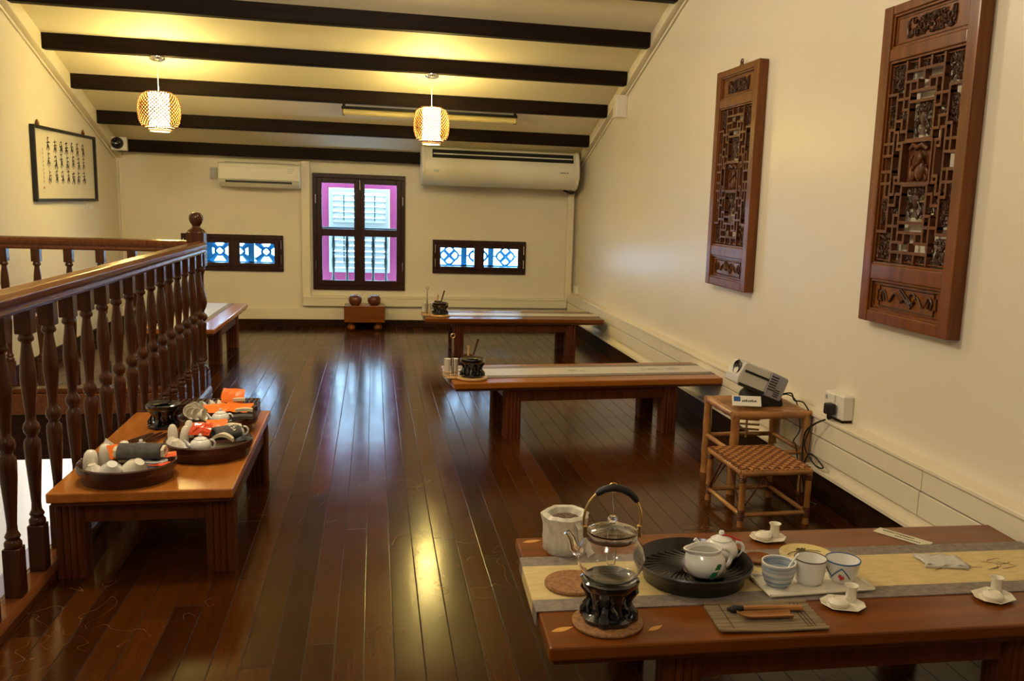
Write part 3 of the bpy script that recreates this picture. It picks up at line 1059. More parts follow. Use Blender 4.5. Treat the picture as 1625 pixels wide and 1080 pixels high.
def carved_screen(name, label, loc, hook):
    t = thing(name, label, 'carved panel', loc, R(-90), 'carved wooden panels on the right wall')
    hw = SW / 2
    st = .066
    mb = MB()
    mb.box(-hw, -hw + st, -SD, 0, 0, SH)
    mb.box(hw - st, hw, -SD, 0, 0, SH)
    rails = [(0, .050), (.185, .250), (1.085, 1.135), (1.272, SH)]
    for a, b_ in rails:
        mb.box(-hw + st, hw - st, -SD + .003, 0, a, b_)
    obj('frame', mb, M['screen'], t, .005)
    iw = hw - st
    # thin inner mouldings
    mb = MB()
    for (a, b_) in ((.050, .185), (.250, 1.085), (1.135, 1.272)):
        for (d, th, yy) in ((.0, .009, -SD + .010), (.016, .005, -SD + .018)):
            rect_ring(mb, -iw + d, iw - d, a + d, b_ - d, th, yy, -.012)
    obj('moulding', mb, M['screen'], t, .0015)
    # top panel with pierced carving
    tpn = obj('top_panel', MB().box(-iw, iw, -.038, -.026, 1.135, 1.272), M['screen'], t)
    rn = random.Random(9)
    mb = MB()

    cur_mb = [mb]

    def swap(m_):
        cur_mb[0] = m_

    def leafy(cx, cz, w, h, n, y0, r0, rn):
        for q in range(n):
            px, pz = cx + rn.uniform(-w, w), cz + rn.uniform(-h, h)
            a = rn.uniform(0, 2 * PI)
            cur = rn.choice((-1, 1)) * rn.uniform(.5, .9)
            pts, rr = [], []
            L_ = r0 * 1.7
            for i in range(8):
                pts.append((px, y0 + rn.uniform(-.003, .003), pz))
                rr.append(r0 * (1 - .09 * i))
                px = min(cx + w, max(cx - w, px + L_ * math.cos(a)))
                pz = min(cz + h, max(cz - h, pz + L_ * math.sin(a)))
                a += cur
            cur_mb[0].tube(pts, rr, 6)
    leafy(0, 1.203, iw * .60, .036, 44, -.042, .0062, rn)
    obj('top_carving', mb, M['carve'], tpn)
    # bottom relief panel
    bpn = obj('bottom_panel', MB().box(-iw, iw, -.036, -.022, .050, .185), M['screen'], t)
    mb = MB()
    z0, z1, xx = .074, .162, iw * .76
    fr_ = [(-xx, z0), (xx, z0), (xx, z0 + .02), (xx + .014, z0 + .022), (xx + .014, z1 - .022), (xx, z1 - .02), (xx, z1), (-xx, z1), (-xx, z1 - .02), (-xx - .014, z1 - .022), (-xx - .014, z0 + .022), (-xx, z0 + .02)]
    mb.tube([(a, -.038, b_) for a, b_ in fr_], .0042, 6, True)
    for s in (-1, 1):
        pts = [(s * (xx * (.95 - .9 * i / 15)), -.040, .118 + .026 * math.sin(i * .85) * (1 - i / 30)) for i in range(16)]
        mb.tube(pts, [.0035 + .002 * math.sin(i) for i in range(16)], 6)
        mb.tube([(s * xx * .80, -.04, .10), (s * xx * .86, -.04, .14), (s * xx * .93, -.04, .12), (s * xx * .9, -.04, .095)], .005, 6)
    mb.tube([(-.045, -.042, .15), (.045, -.042, .088)], .006, 6)
    mb.tube([(-.030, -.042, .155), (.056, -.042, .098)], .004, 6)
    mb.tube([(.050 + .022 * math.cos(a * .7), -.042, .128 + .020 * math.sin(a * .7)) for a in range(9)], .0045, 6)
    obj('relief_carving', mb, M['carve'], bpn)
    # lattice
    z0, z1 = .262, 1.073
    lw = iw - .012
    Hh = z1 - z0
    bars = MB()
    B = .0062

    def bx(x, z):
        return x * lw, z0 + z * Hh

    def hbar(xa, xb, z):
        if xa == 0:
            zz = z0 + z * Hh
            bars.box(-xb * lw - B, xb * lw + B, -.052, -.022, zz - B, zz + B)
            return
        for s in (-1, 1):
            a, c = sorted((s * xa * lw, s * xb * lw))
            zz = z0 + z * Hh
            bars.box(a - B, c + B, -.052, -.022, zz - B, zz + B)

    def vbar(x, za_, zb2):
        for s in ((1,) if x == 0 else (-1, 1)):
            xx_ = s * x * lw
            bars.box(xx_ - B, xx_ + B, -.0515, -.0225, z0 + za_ * Hh, z0 + zb2 * Hh)
    # symmetric stepped fretwork, mirrored top and bottom
    for f in (lambda z: z, lambda z: 1 - z):
        def H_(xa, xb, z, f=f):
            hbar(xa, xb, f(z))

        def V_(x, a, c, f=f):
            a2, c2 = sorted((f(a), f(c)))
            vbar(x, a2, c2)
        H_(0, .52, .055)
        V_(.52, 0, .105)
        V_(.17, .0, .055)
        H_(.17, .52, .105)
        V_(.0, .055, .105)
        V_(.17, .105, .155)
        H_(0, .36, .155)
        V_(.36, .105, .155)
        V_(.52, .105, .185)
        H_(.36, .72, .185)
        V_(.72, .155, .50)
        H_(.72, 1.0, .155)
        V_(.36, .155, .40)
        H_(0, .36, .205)
        V_(.52, .185, .24)
        H_(.36, .52, .24)
        H_(.52, .72, .29)
        V_(.52, .29, .345)
        H_(.36, .52, .345)
        H_(0, .36, .39)
        H_(.36, .60, .40)
        V_(.60, .345, .43)
        H_(.60, .72, .345)
        H_(.72, 1.0, .40)
        V_(.86, .33, .40)
        H_(.72, .86, .33)
        V_(.48, .40, .5)
        H_(.48, .60, .43)
        V_(.86, .40, .46)
    hbar(.72, 1.0, .46)
    hbar(.72, 1.0, .54)
    obj('lattice', bars, M['screen2'], t, .0012)
    rn = random.Random(31)

    def cluster(cx, cz, w, h, n, r0):
        nonlocal_mb = MB()
        swap(nonlocal_mb)
        leafy(cx, cz, w, h, n, -.036, r0, rn)
        nonlocal_mb.tube([(cx - w * .9, -.034, cz - h * .9), (cx, -.034, cz), (cx + w * .9, -.034, cz + h * .9)], r0, 6)
        obj('scroll_carving', nonlocal_mb, M['carve'], t)
    for s in (-1, 1):
        for zz in (.07, .93):
            cluster(s * lw * .80, z0 + zz * Hh, lw * .19, .052, 30, .0058)
        for zz in (.30, .70):
            cluster(s * lw * .87, z0 + zz * Hh, lw * .12, .085, 40, .0050)
            cluster(s * lw * .62, z0 + zz * Hh, lw * .07, .050, 16, .0045)
            cluster(s * lw * .45, z0 + zz * Hh, lw * .06, .034, 12, .0042)
    for zz in (.028, .972):
        cluster(0, z0 + zz * Hh, lw * .34, .018, 22, .0052)
    # three framed centre carvings
    for cz in (.30, .70):
        mb = MB()
        swap(mb)
        c = z0 + cz * Hh
        mb.box(-.32 * lw, .32 * lw, -.028, -.024, c - .006, c + .006)
        mb.lathe([(0, -.055), (.026, -.055), (.020, -.045), (.010, -.03), (.014, -.01), (.026, .012), (.024, .026), (.014, .034), (.022, .042), (0, .042)], (0, -.036, c), 10, sy=.35)
        for s in (-1, 1):
            mb.tube([(s * (.030 + .014 * math.sin(i * .8)), -.036, c - .05 + i * .011) for i in range(11)], .005, 6)
            mb.tube([(s * .012, -.036, c + .035), (s * .030, -.036, c + .06), (s * .022, -.036, c + .075), (s * .008, -.036, c + .068)], .0045, 6)
        leafy(0, c + .055, .05, .018, 16, -.038, .0048, rn)
        leafy(0, c, .055, .06, 16, -.032, .004, rn)
        obj('vase_carving', mb, M['carve'], t)
    mb = MB()
    swap(mb)
    c = z0 + .5 * Hh
    rect_ring(mb, -.44 * lw, .44 * lw, c - .088, c + .088, .010, -.056, -.02)
    mb.box(-.42 * lw, .42 * lw, -.024, -.016, c - .08, c + .08)
    mb.tube([(-.06, -.040, c + .055), (-.03, -.048, c + .07), (.0, -.048, c + .058), (.03, -.048, c + .068), (.055, -.04, c + .05)], .010, 8)
    mb.ell((.012, -.040, c + .018), (.016, .012, .020))
    mb.ell((.012, -.040, c - .030), (.030, .014, .045))
    mb.ell((-.035, -.038, c - .040), (.022, .012, .034))
    mb.tube([(-.02, -.052, c - .03), (.0, -.056, c - .012), (.03, -.050, c + .004)], .007, 6)
    mb.tube([(-.05, -.040, c - .07), (-.05, -.044, c + .01), (-.04, -.04, c + .03)], .006, 6)
    leafy(.045, c - .04, .016, .035, 8, -.036, .005, rn)
    obj('figure_carving', mb, M['screen2'], t)
    if hook:
        obj('hanging_ring', MB().tube([(.018 * math.cos(a * PI / 6), -.03, SH + .024 + .018 * math.sin(a * PI / 6)) for a in range(12)], .004, 6, True)
            .prism([(-.04, SH), (.04, SH), (.016, SH + .014), (0, SH + .03), (-.016, SH + .014)], -.034, -.026, 'y'), M['carve'], t)
    return t


M['screen2'] = wood('carved_wood_mid', (.085, .028, .011), (.15, .048, .016), 2, .36, .3, 30)
carved_screen('carved_panel', 'nearer and larger looking carved wooden lattice panel on the right wall', (XR, 3.290, .898), False)
carved_screen('carved_panel', 'farther carved lattice panel with a hanging ring on top', (XR, 5.200, .884), True)

# ------------------------------------------------------------------ bamboo stand, stool, projector
bt = thing('bamboo_stand', 'square bamboo side stand beside the right wall carrying a projector', 'side table', (1.875, 4.105, 0))
hx, hy, HT = .185, .18, .405


def bpole(mb, a, b_, r_, nodes=3):
    a, b_ = Vector(a), Vector(b_)
    n = 4 * nodes
    pts, rr = [], []
    for i in range(n + 1):
        pts.append(a.lerp(b_, i / n))
        rr.append(r_ * (1.10 if i % 4 == 0 else (.97 if i % 4 == 2 else 1.0)))
    return mb.tube(pts, rr, 10)


for sx in (-1, 1):
    for sy in (-1, 1):
        obj('leg', bpole(MB(), (sx * hx, sy * hy, 0), (sx * hx, sy * hy, HT - .012), .021), M['bamboo'], bt)
for zz, nm in ((HT - .018, 'top_rail'), (.20, 'stretcher')):
    for s in (-1, 1):
        rr = .019 if nm == 'top_rail' else .012
        obj(nm, bpole(MB(), (-hx - .02 * (nm == 'top_rail'), s * hy, zz), (hx + .02 * (nm == 'top_rail'), s * hy, zz), rr), M['bamboo'], bt)
        obj(nm, bpole(MB(), (s * hx, -hy, zz), (s * hx, hy, zz), rr), M['bamboo'], bt)
mb = MB()
for q in range(11):
    yy = -hy + .025 + q * .031
    mb.tube([(-hx + .01, yy, HT - .012), (hx - .01, yy, HT - .012)], .011, 6)
obj('top_slats', mb, M['bamboo'], bt)
mb = MB()
for q in range(6):
    zz = .215 + q * .026
    mb.tube([(-.05, hy - .03, zz), (.09, hy - .03, zz - .012)], .006, 6)
mb.tube([(.02, hy - .03, .19), (.02, hy - .03, .37)], .006, 6)
obj('side_rack', mb, M['bamboo_l'], bt)

sl2 = thing('bamboo_stool', 'small low bamboo stool with a woven seat in front of the stand', 'stool', (1.705, 3.672, 0), R(1))
sx_, sy_, SHT = .155, .185, .255
for a in (-1, 1):
    for c in (-1, 1):
        lg = obj('leg', bpole(MB(), (a * sx_, c * sy_, 0), (a * sx_, c * sy_, SHT - .02), .0135), M['bamboo'], sl2)
        for (n_, zb0) in ((6, .030), (3, SHT - .055)):
            mb = MB()
            for q in range(n_):
                mb.lathe([(.0145, 0), (.0172, .004), (.0145, .008)], (a * sx_, c * sy_, zb0 + q * .008), 10)
            obj('cane_binding', mb, M['tleg'], lg)
for zz, nm, rr in ((SHT - .016, 'seat_frame', .015), (.052, 'stretcher', .010)):
    for s in (-1, 1):
        obj(nm, bpole(MB(), (-sx_ - .01, s * sy_, zz), (sx_ + .01, s * sy_, zz), rr), M['bamboo'], sl2)
        obj(nm, bpole(MB(), (s * sx_, -sy_, zz), (s * sx_, sy_, zz), rr), M['bamboo'], sl2)
for s in (-1, 1):
    obj('brace', MB().tube([(s * sx_, -sy_ + .01, .06), (s * .045, -sy_ + .01, SHT - .03)], .004, 6), M['tleg'], sl2)
    obj('brace', MB().tube([(s * sx_, sy_ - .01, .06), (s * .045, sy_ - .01, SHT - .03)], .004, 6), M['tleg'], sl2)
    obj('brace', MB().tube([(-sx_, s * sy_, .06), (-sx_, s * .045, SHT - .03)], .004, 6), M['tleg'], sl2)
# woven seat as interlaced cane
mb = MB()
nX, nY = 13, 15
for i in range(nX):
    x = -sx_ + .012 + (2 * sx_ - .024) * i / (nX - 1)
    pts = [(x, -sy_ - .012, SHT - .018), (x, -sy_ - .010, SHT - .001)]
    for j in range(nY):
        y_ = -sy_ + .012 + (2 * sy_ - .024) * j / (nY - 1)
        pts.append((x, y_, SHT + (.004 if (i + j) % 2 else -.001)))
    pts += [(x, sy_ + .010, SHT - .001), (x, sy_ + .012, SHT - .018)]
    mb.ribbon(pts, .017, .0022, (0, 0, 1))
for j in range(nY):
    y_ = -sy_ + .012 + (2 * sy_ - .024) * j / (nY - 1)
    pts = [(-sx_ - .012, y_, SHT - .016), (-sx_ - .010, y_, SHT)]
    for i in range(nX):
        x = -sx_ + .012 + (2 * sx_ - .024) * i / (nX - 1)
        pts.append((x, y_, SHT + (-.001 if (i + j) % 2 else .004)))
    pts += [(sx_ + .010, y_, SHT), (sx_ + .012, y_, SHT - .016)]
    mb.ribbon(pts, .016, .0022, (0, 0, 1), 1)
M['cane_a'] = pbr('cane_a', (.40, .17, .05), .45)
M['cane_b'] = pbr('cane_b', (.20, .070, .022), .5)
obj('woven_seat', mb, [M['cane_a'], M['cane_b']], sl2)

pj = thing('projector', 'silver grey projector tilted upward on the bamboo stand', 'projector', (1.857, 4.09, HT))
M['silver'] = pbr('silver_plastic', (.62, .60, .55), .25, .1)
M['silver2'] = pbr('grey_silver', (.33, .33, .36), .35, .1)
M['lens'] = pbr('lens_glass', (.02, .02, .03), .05, coat=1)
TM = Matrix.Translation((0, 0, .128)) @ Matrix.Rotation(R(21), 4, 'Y')


def tb():
    m_ = MB()
    m_.M = TM
    return m_


mb = tb()
mb.prism([(-.125, -.058), (-.132, -.02), (-.122, .052), (-.108, .060), (.03, .060), (.03, -.058)], -.075, .075, 'y')
obj('front_housing', mb, M['silver'], pj, .007, 3)
mb = tb()
mb.prism([(.03, -.060), (.03, .062), (.122, .058), (.128, .05), (.128, -.055), (.12, -.060)], -.077, .077, 'y')
obj('rear_housing', mb, M['silver2'], pj, .006, 3)
o = obj('lens', (lambda m_: m_.lathe([(0, .0), (.034, .0), (.040, .006), (.034, .012), (.026, .004), (0, .002)], (0, 0, 0), 24, sy=1.0))(MB()), M['lens'], pj)
o.matrix_local = TM @ Matrix.Translation((-.124, -.020, .018)) @ Matrix.Rotation(R(-97), 4, 'Y')
mb = tb()
mb.box(-.108, .028, -.0775, -.074, .012, .024)
mb.box(-.115, .03, -.0775, -.072, -.060, -.044)
obj('side_stripe', mb, M['blackm'], pj)
mb = tb()
for q in range(6):
    mb.box(.035, .075, -.0785, -.0765, .040 - q * .013, .046 - q * .013)
for q in range(4):
    mb.box(.075, .105, -.0785, -.0765, -.018 - q * .010, -.013 - q * .010)
obj('vent_slots', mb, M['blackm'], pj)
mb = MB()
mb.prism([(-.07, 0), (.125, 0), (.115, .042), (-.03, .08), (-.06, .055)], -.06, .06, 'y')
obj('base', mb, M['blackm'], pj, .003)
sgn = thing('label_card', 'white card with a blue mark leaning under the projector', 'card', (1.765, 3.975, HT + .014), R(-14))
mb = MB()
mb.M = Matrix.Rotation(R(-38), 4, 'X')
mb.box(-.07, .07, -.006, 0, 0, .055)
obj('card', mb, M['paper'], sgn, .001)
mb = MB()
mb.M = Matrix.Rotation(R(-38), 4, 'X')
mb.box(-.062, -.030, -.0068, -.006, .024, .049)
M['bluel'] = pbr('blue_label', (.02, .10, .30), .4)
obj('blue_mark', mb, M['bluel'], sgn)
mb = MB()
mb.M = Matrix.Rotation(R(-38), 4, 'X')
for q in range(8):
    mb.box(-.022 + q * .009, -.016 + q * .009, -.0068, -.006, .022, .030 + (q % 3) * .002)
obj('printed_word', mb, M['ink'], sgn)

# socket box with plug, cables
sk = thing('power_socket', 'white square power socket on the right ledge with a black plug', 'socket', (XR, 3.76, .402), R(-90))
obj('box', MB().box(-.085, .085, -.055, 0, .012, .125), M['plast'], sk, .006, 3)
obj('face_plate', MB().box(-.080, .012, -.062, -.055, .018, .119), M['plast'], sk, .003)
obj('switch', MB().box(-.068, -.052, -.067, -.062, .092, .108), M['plast_g'], sk, .002)
obj('base_block', MB().box(-.03, .075, -.05, 0, -.001, .012), M['skirt'], sk)
pl = thing('power_plug', 'black three pin plug in the right wall socket with its cable', 'plug', (2.098, 3.745, .455), R(-90))
obj('plug_body', MB().box(-.024, .024, -.042, -.001, -.024, .028).lathe([(0, -.05), (.010, -.05), (.014, -.024), (0, -.024)], (0, -.020, 0), 12), M['blackm'], pl, .007, 3)


def smooth_path(ctrl, n=8):
    ctrl = [Vector(c) for c in ctrl]
    P = [ctrl[0]] + ctrl + [ctrl[-1]]
    out = []
    for i in range(1, len(P) - 2):
        for j in range(n):
            t = j / n
            p0, p1_, p2, p3 = P[i - 1], P[i], P[i + 1], P[i + 2]
            out.append(.5 * ((2 * p1_) + (-p0 + p2) * t + (2 * p0 - 5 * p1_ + 4 * p2 - p3) * t * t + (-p0 + 3 * p1_ - 3 * p2 + p3) * t ** 3))
    out.append(ctrl[-1])
    return out


def world_tube(path, r_):
    return MB().tube(smooth_path(path), r_, 6)


tag(obj('power_cable', world_tube([(2.058, 3.745, .405), (2.035, 3.80, .37), (2.025, 3.87, .30), (2.03, 3.88, .16), (2.035, 3.86, .05), (2.02, 3.80, .008), (2.03, 3.70, .006)], .0045), M['blackm']),
    'black cable dropping from the plug to the floor by the ledge', 'cable')
tag(obj('power_cable', world_tube([(1.985, 4.08, .455), (2.02, 4.03, .47), (2.05, 4.05, .43), (2.068, 3.98, .43), (2.062, 3.88, .36), (2.045, 3.90, .24), (2.055, 3.80, .17), (2.06, 3.73, .18), (2.05, 3.85, .21), (2.04, 3.90, .10), (2.03, 3.88, .006)], .004), M['blackm']),
    'thin black cable looping down from the back of the projector', 'cable')
tag(obj('power_cable', world_tube([(1.99, 4.12, .43), (2.03, 4.10, .45), (2.066, 4.06, .42), (2.066, 4.0, .30), (1.99, 3.91, .26), (2.0, 3.90, .24), (2.045, 3.95, .12), (2.04, 3.93, .006)], .003), M['blackm']),
    'looser black cable hanging behind the corner of the bamboo stand', 'cable')

# ------------------------------------------------------------------ table ware
TZ = .341


def shell(outer, t=.003):
    """profile of a vessel with wall thickness t (outer goes from the foot centre up to the lip)"""
    inner = [(max(r_ - t, 0), z_ + (t if i < 2 else 0)) for i, (r_, z_) in enumerate(outer)][::-1]
    return outer + inner


def warmer(name, label, loc, s=1.0, group=None, mat=None, rz=0.3):
    t = thing(name, label, 'tea warmer', loc, rz, group)
    mat = mat or M['black']
    mb = MB()
    mb.lathe([(.030 * s, 0), (.062 * s, 0), (.064 * s, .010 * s), (.050 * s, .018 * s), (.046 * s, .020 * s), (.030 * s, .012 * s)], (0, 0, 0), 28, close=True,
             fn=lambda a, z: 1 + .07 * abs(math.cos(2 * a)) ** 3)
    mb.lathe([(.047 * s, .014 * s), (.044 * s, .030 * s), (.046 * s, .060 * s), (.054 * s, .082 * s), (.048 * s, .082 * s), (.040 * s, .060 * s), (.038 * s, .030 * s), (.040 * s, .014 * s)], (0, 0, 0), 40, close=True, fn=lambda a, z: 1 + .07 * math.cos(4 * a) + .03 * math.sin(12 * a + 90 * z / s))
    for q in range(4):
        a = q * PI / 2 + PI / 4
        ca, sa = math.cos(a), math.sin(a)
        pts = []
        for (r_, z_) in ((.060, .006), (.062, .022), (.050, .036), (.047, .050), (.052, .064), (.060, .078), (.058, .086)):
            pts.append((r_ * s * ca, r_ * s * sa, z_ * s))
        mb.tube(pts, [.014 * s, .012 * s, .011 * s, .010 * s, .011 * s, .014 * s, .013 * s], 8)
        for d in (-1, 1):
            aa = a + d * .42
            mb.tube([((.048 + .006 * math.sin(i)) * s * math.cos(aa + .12 * math.sin(i * 1.4)), (.048 + .006 * math.sin(i)) * s * math.sin(aa + .12 * math.sin(i * 1.4)), (.014 + i * .010) * s) for i in range(7)], .006 * s, 6)
    obj('pierced_body', mb, mat, t)
    obj('top_ring', MB().lathe([(.036 * s, .080 * s), (.060 * s, .078 * s), (.070 * s, .090 * s), (.072 * s, .102 * s), (.066 * s, .106 * s), (.056 * s, .100 * s), (.036 * s, .096 * s)], (0, 0, 0), 32, close=True,
                               fn=lambda a, z: 1 + (.02 * math.cos(8 * a))), mat, t)
    obj('candle_cup', MB().lathe([(0, .012 * s), (.020 * s, .012 * s), (.020 * s, .028 * s), (0, .028 * s)], (0, 0, 0), 16), M['chrome'], t)
    return t


# kettle on its warmer on a cork mat --------------------------------------
CM = [(0, 0), (.085, 0), (.088, .003), (.088, .007), (.085, .010), (0, .010)]
tag(obj('cork_mat', MB().lathe(CM, (0, 0, 0), 48), M['cork']), 'round cork mat under the black warmer of the glass kettle', 'mat', 'round cork mats').location = (.562, 2.003, TZ)
tag(obj('cork_mat', MB().lathe([(r_ * .88, z_) for r_, z_ in CM], (0, 0, 0), 48), M['cork']), 'empty round cork mat left of the glass kettle on the pale runner', 'mat', 'round cork mats').location = (.524, 2.226, TZ + .004)
warmer('tea_warmer', 'shiny black pierced ceramic warmer under the glass kettle', (.565, 2.008, TZ + .0115), 1.0, None, None, .35)
kt = thing('glass_kettle', 'clear glass kettle with a black wrapped overhead handle', 'kettle', (.565, 2.008, .4540), R(-6))
gp = [(0, 0), (.046, 0), (.066, .012), (.080, .036), (.084, .058), (.078, .082), (.064, .102), (.058, .110), (.058, .118)]
obj('glass_body', MB().lathe(shell(gp, .0022), (0, 0, 0), 48), M['kglass'], kt)
obj('neck_band', MB().lathe([(.0585, .104), (.0625, .104), (.0635, .110), (.0625, .118), (.0585, .118)], (0, 0, 0), 40, close=True), M['chrome'], kt)
obj('lid', MB().lathe([(0, .132), (.030, .131), (.052, .124), (.060, .121), (.060, .124), (.052, .128), (.030, .135), (0, .136)], (0, 0, 0), 40), M['kglass'], kt)
obj('lid_knob', MB().lathe([(0, .134), (.008, .136), (.007, .142), (.013, .148), (.013, .154), (.008, .160), (0, .161)], (0, 0, 0), 20), M['kglass'], kt)
obj('infuser', MB().lathe(shell([(0, .035), (.010, .036), (.012, .05), (.012, .128)], .001), (0, 0, 0), 20), M['kglass'], kt)
hp = []
for i in range(23):
    a = R(-14) + R(208) * i / 22
    hp.append((.070 * math.cos(a), 0, .152 + .078 * math.sin(a)))
obj('handle', MB().tube(hp, .0032, 8), M['brass'], kt)
gpn = hp[5:16]
obj('handle_grip', MB().tube(gpn, [.006, .009, .0085, .0095, .009, .010, .009, .0095, .0085, .009, .006], 10), M['blackm'], kt)
obj('handle_ring', MB().tube([(-.002 + .012 * math.cos(a * PI / 6), .0, .230 + .012 * math.sin(a * PI / 6)) for a in range(12)], .0018, 6, True), M['brass'], kt)
obj('lid_chain', MB().tube([(-.002, 0, .220), (-.004, 0, .20), (0, 0, .180), (0, 0, .160)], .0016, 6), M['chrome'], kt)
for s in (-1, 1):
    obj('handle_lug', MB().box(s * .066 - .005, s * .066 + .005, -.006, .006, .106, .136), M['brass'], kt, .002)
obj('spout', MB().tube([(-.072, .012, .060), (-.090, .016, .070), (-.096, .018, .095), (-.108, .020, .112)], [.014, .011, .009, .008], 12), M['kglass'], kt)

# cup wrapped in clear plastic ---------------------------------------------
wp = thing('wrapped_jar', 'crinkled plastic wrapped jar of dark tea leaves behind the glass kettle', 'jar', (.552, 2.478, TZ), 0)


def crinkle(a, z):
    return 1 + .035 * math.sin(7 * a + 60 * z) + .02 * math.sin(13 * a - 40 * z)


obj('wrapped_body', MB().lathe([(0, 0), (.056, 0), (.063, .010), (.066, .040), (.064, .075), (.068, .100), (.070, .112), (.060, .120), (.050, .116), (.044, .100), (0, .096)], (0, 0, 0), 56, fn=crinkle), M['wrap'], wp)
M['tea'] = noisy(pbr('dried_tea', (.06, .03, .015), .8), (.03, .014, .008), (.20, .13, .08), (120, 120, 120), 2, .6, 150)
obj('tea_leaves', MB().lathe([(0, .103), (.020, .106), (.040, .102), (.044, .098), (0, .097)], (0, 0, 0), 32, fn=crinkle), M['tea'], wp)
obj('plastic_tail', MB().ribbon([(.02, -.060, .108), (.030, -.072, .090), (.034, -.076, .060), (.045, -.078, .030), (.055, -.080, .012)], [.02, .016, .02, .024, .03], .001, (.5, -1, 0)), M['wrap'], wp)

# black round tray with pitcher and teapot --------------------------------
M['traymat'] = pbr('black_tray', (.016, .012, .010), .3, coat=.3)
tr = thing('round_tray', 'large round black woven tray holding a pitcher and a small teapot', 'tray', (.868, 2.236, TZ + .0026))
obj('tray_body', MB().lathe([(0, 0), (.140, 0), (.142, .020), (.150, .028), (.158, .036), (.163, .050), (.160, .054), (.154, .044), (.146, .028), (.138, .018), (0, .018)], (0, 0, 0), 64), M['traymat'], tr)
mb = MB()
for q in range(34):
    pts = []
    for i in range(9):
        rr = .012 + .128 * i / 8
        a = 2 * PI * q / 34 + 1.1 * i / 8
        pts.append((rr * math.cos(a), rr * math.sin(a), .0185 + .010 * max(0, (rr - .12) / .02) * .5))
    mb.tube(pts, .0034, 4)
obj('spiral_ribs', mb, M['traymat'], tr)
tag(obj('saucer', MB().lathe(shell([(0, 0), (.036, 0), (.052, .006), (.060, .013)], .003), (.0, 0, 0), 32), M['lacq']), 'small dark saucer under the white pitcher in the black tray', 'saucer').location = (.885, 2.192, TZ + .0270)


def earhandle(mb, x0, z0, r_, t=.005, ang=(-100, 100)):
    pts = []
    for i in range(13):
        a = R(ang[0] + (ang[1] - ang[0]) * i / 12)
        pts.append((x0 + r_ * math.cos(a) * .9, 0, z0 + r_ * math.sin(a)))
    return mb.tube(pts, t, 8)


def pitcher(label, loc, rz, s=1.0, mark=True):
    t = thing('milk_pitcher', label, 'pitcher', loc, rz)

    def sp(a, z):
        d = math.cos(a - PI)
        return 1 + (max(0, d) ** 8) * .50 * max(0, (z / s - .036) / .022)
    prof_ = [(0, 0), (.024 * s, 0), (.036 * s, .008 * s), (.043 * s, .024 * s), (.040 * s, .040 * s), (.031 * s, .052 * s), (.032 * s, .060 * s)]
    obj('body', MB().lathe(shell(prof_, .0028 * s), (0, 0, 0), 40, fn=sp), M['white'], t)
    obj('handle', earhandle(MB(), .040 * s, .034 * s, .020 * s, .0045 * s), M['white'], t)
    if mark:
        mb_ = MB()
        for k_ in range(5):
            mb_.M = Matrix.Rotation(R(-92 + 5 * k_), 4, 'Z') @ Matrix.Translation((.0408 * s, 0, (.014 + .005 * k_) * s)) @ Matrix.Rotation(R(90), 4, 'Y')
            mb_.lathe([(0, 0), (.0042 * s, 0), (.0044 * s, .002), (0, .002)], (0, 0, 0), 8, sy=1.5)
        o_ = obj('painted_mark', mb_, M['green'], t)
    return t


pitcher('white milk pitcher with a small green mark in the black tray', (.878, 2.180, TZ + .0312), R(4), 1.32)


def teapot(name, label, loc, rz, s=1.0, accent=None, gold=False):
    t = thing(name, label, 'teapot', loc, rz)
    obj('body', MB().lathe([(0, 0), (.022 * s, 0), (.036 * s, .010 * s), (.040 * s, .024 * s), (.034 * s, .040 * s), (.022 * s, .048 * s), (0, .050 * s)], (0, 0, 0), 36), M['white'], t)
    obj('lid', MB().lathe([(.023 * s, .047 * s), (.024 * s, .050 * s), (.012 * s, .056 * s), (.004 * s, .058 * s), (.007 * s, .063 * s), (.005 * s, .068 * s), (0, .069 * s)], (0, 0, 0), 24), M['white'], t)
    obj('handle', earhandle(MB(), .036 * s, .026 * s, .017 * s, .004 * s), M['white'], t)
    obj('spout', MB().tube([(-.032 * s, 0, .020 * s), (-.046 * s, 0, .026 * s), (-.052 * s, 0, .038 * s), (-.060 * s, 0, .046 * s)], [.010 * s, .007 * s, .005 * s, .005 * s], 10), M['white'], t)
    if accent:
        obj('lid_cord', MB().tube([(.0, -.004, .060 * s), (.014 * s, -.003, .058 * s), (.028 * s, 0, .052 * s), (.044 * s, 0, .046 * s)], .0022 * s, 6), accent, t)
        mb_ = MB()
        for k_ in range(4):
            mb_.M = Matrix.Rotation(R(-140 + 6 * k_), 4, 'Z') @ Matrix.Translation((.0385 * s, 0, (.018 + .004 * k_) * s)) @ Matrix.Rotation(R(90), 4, 'Y')
            mb_.lathe([(0, 0), (.005 * s, 0), (.0052 * s, .002), (0, .002)], (0, 0, 0), 8)
        obj('painted_mark', mb_, M['green'], t)
    return t


teapot('small_teapot', 'small white teapot with a red lid cord at the back of the black tray', (.965, 2.285, TZ + .0290), R(-12), 1.25, M['red'])

# aroma cup sets -----------------------------------------------------------


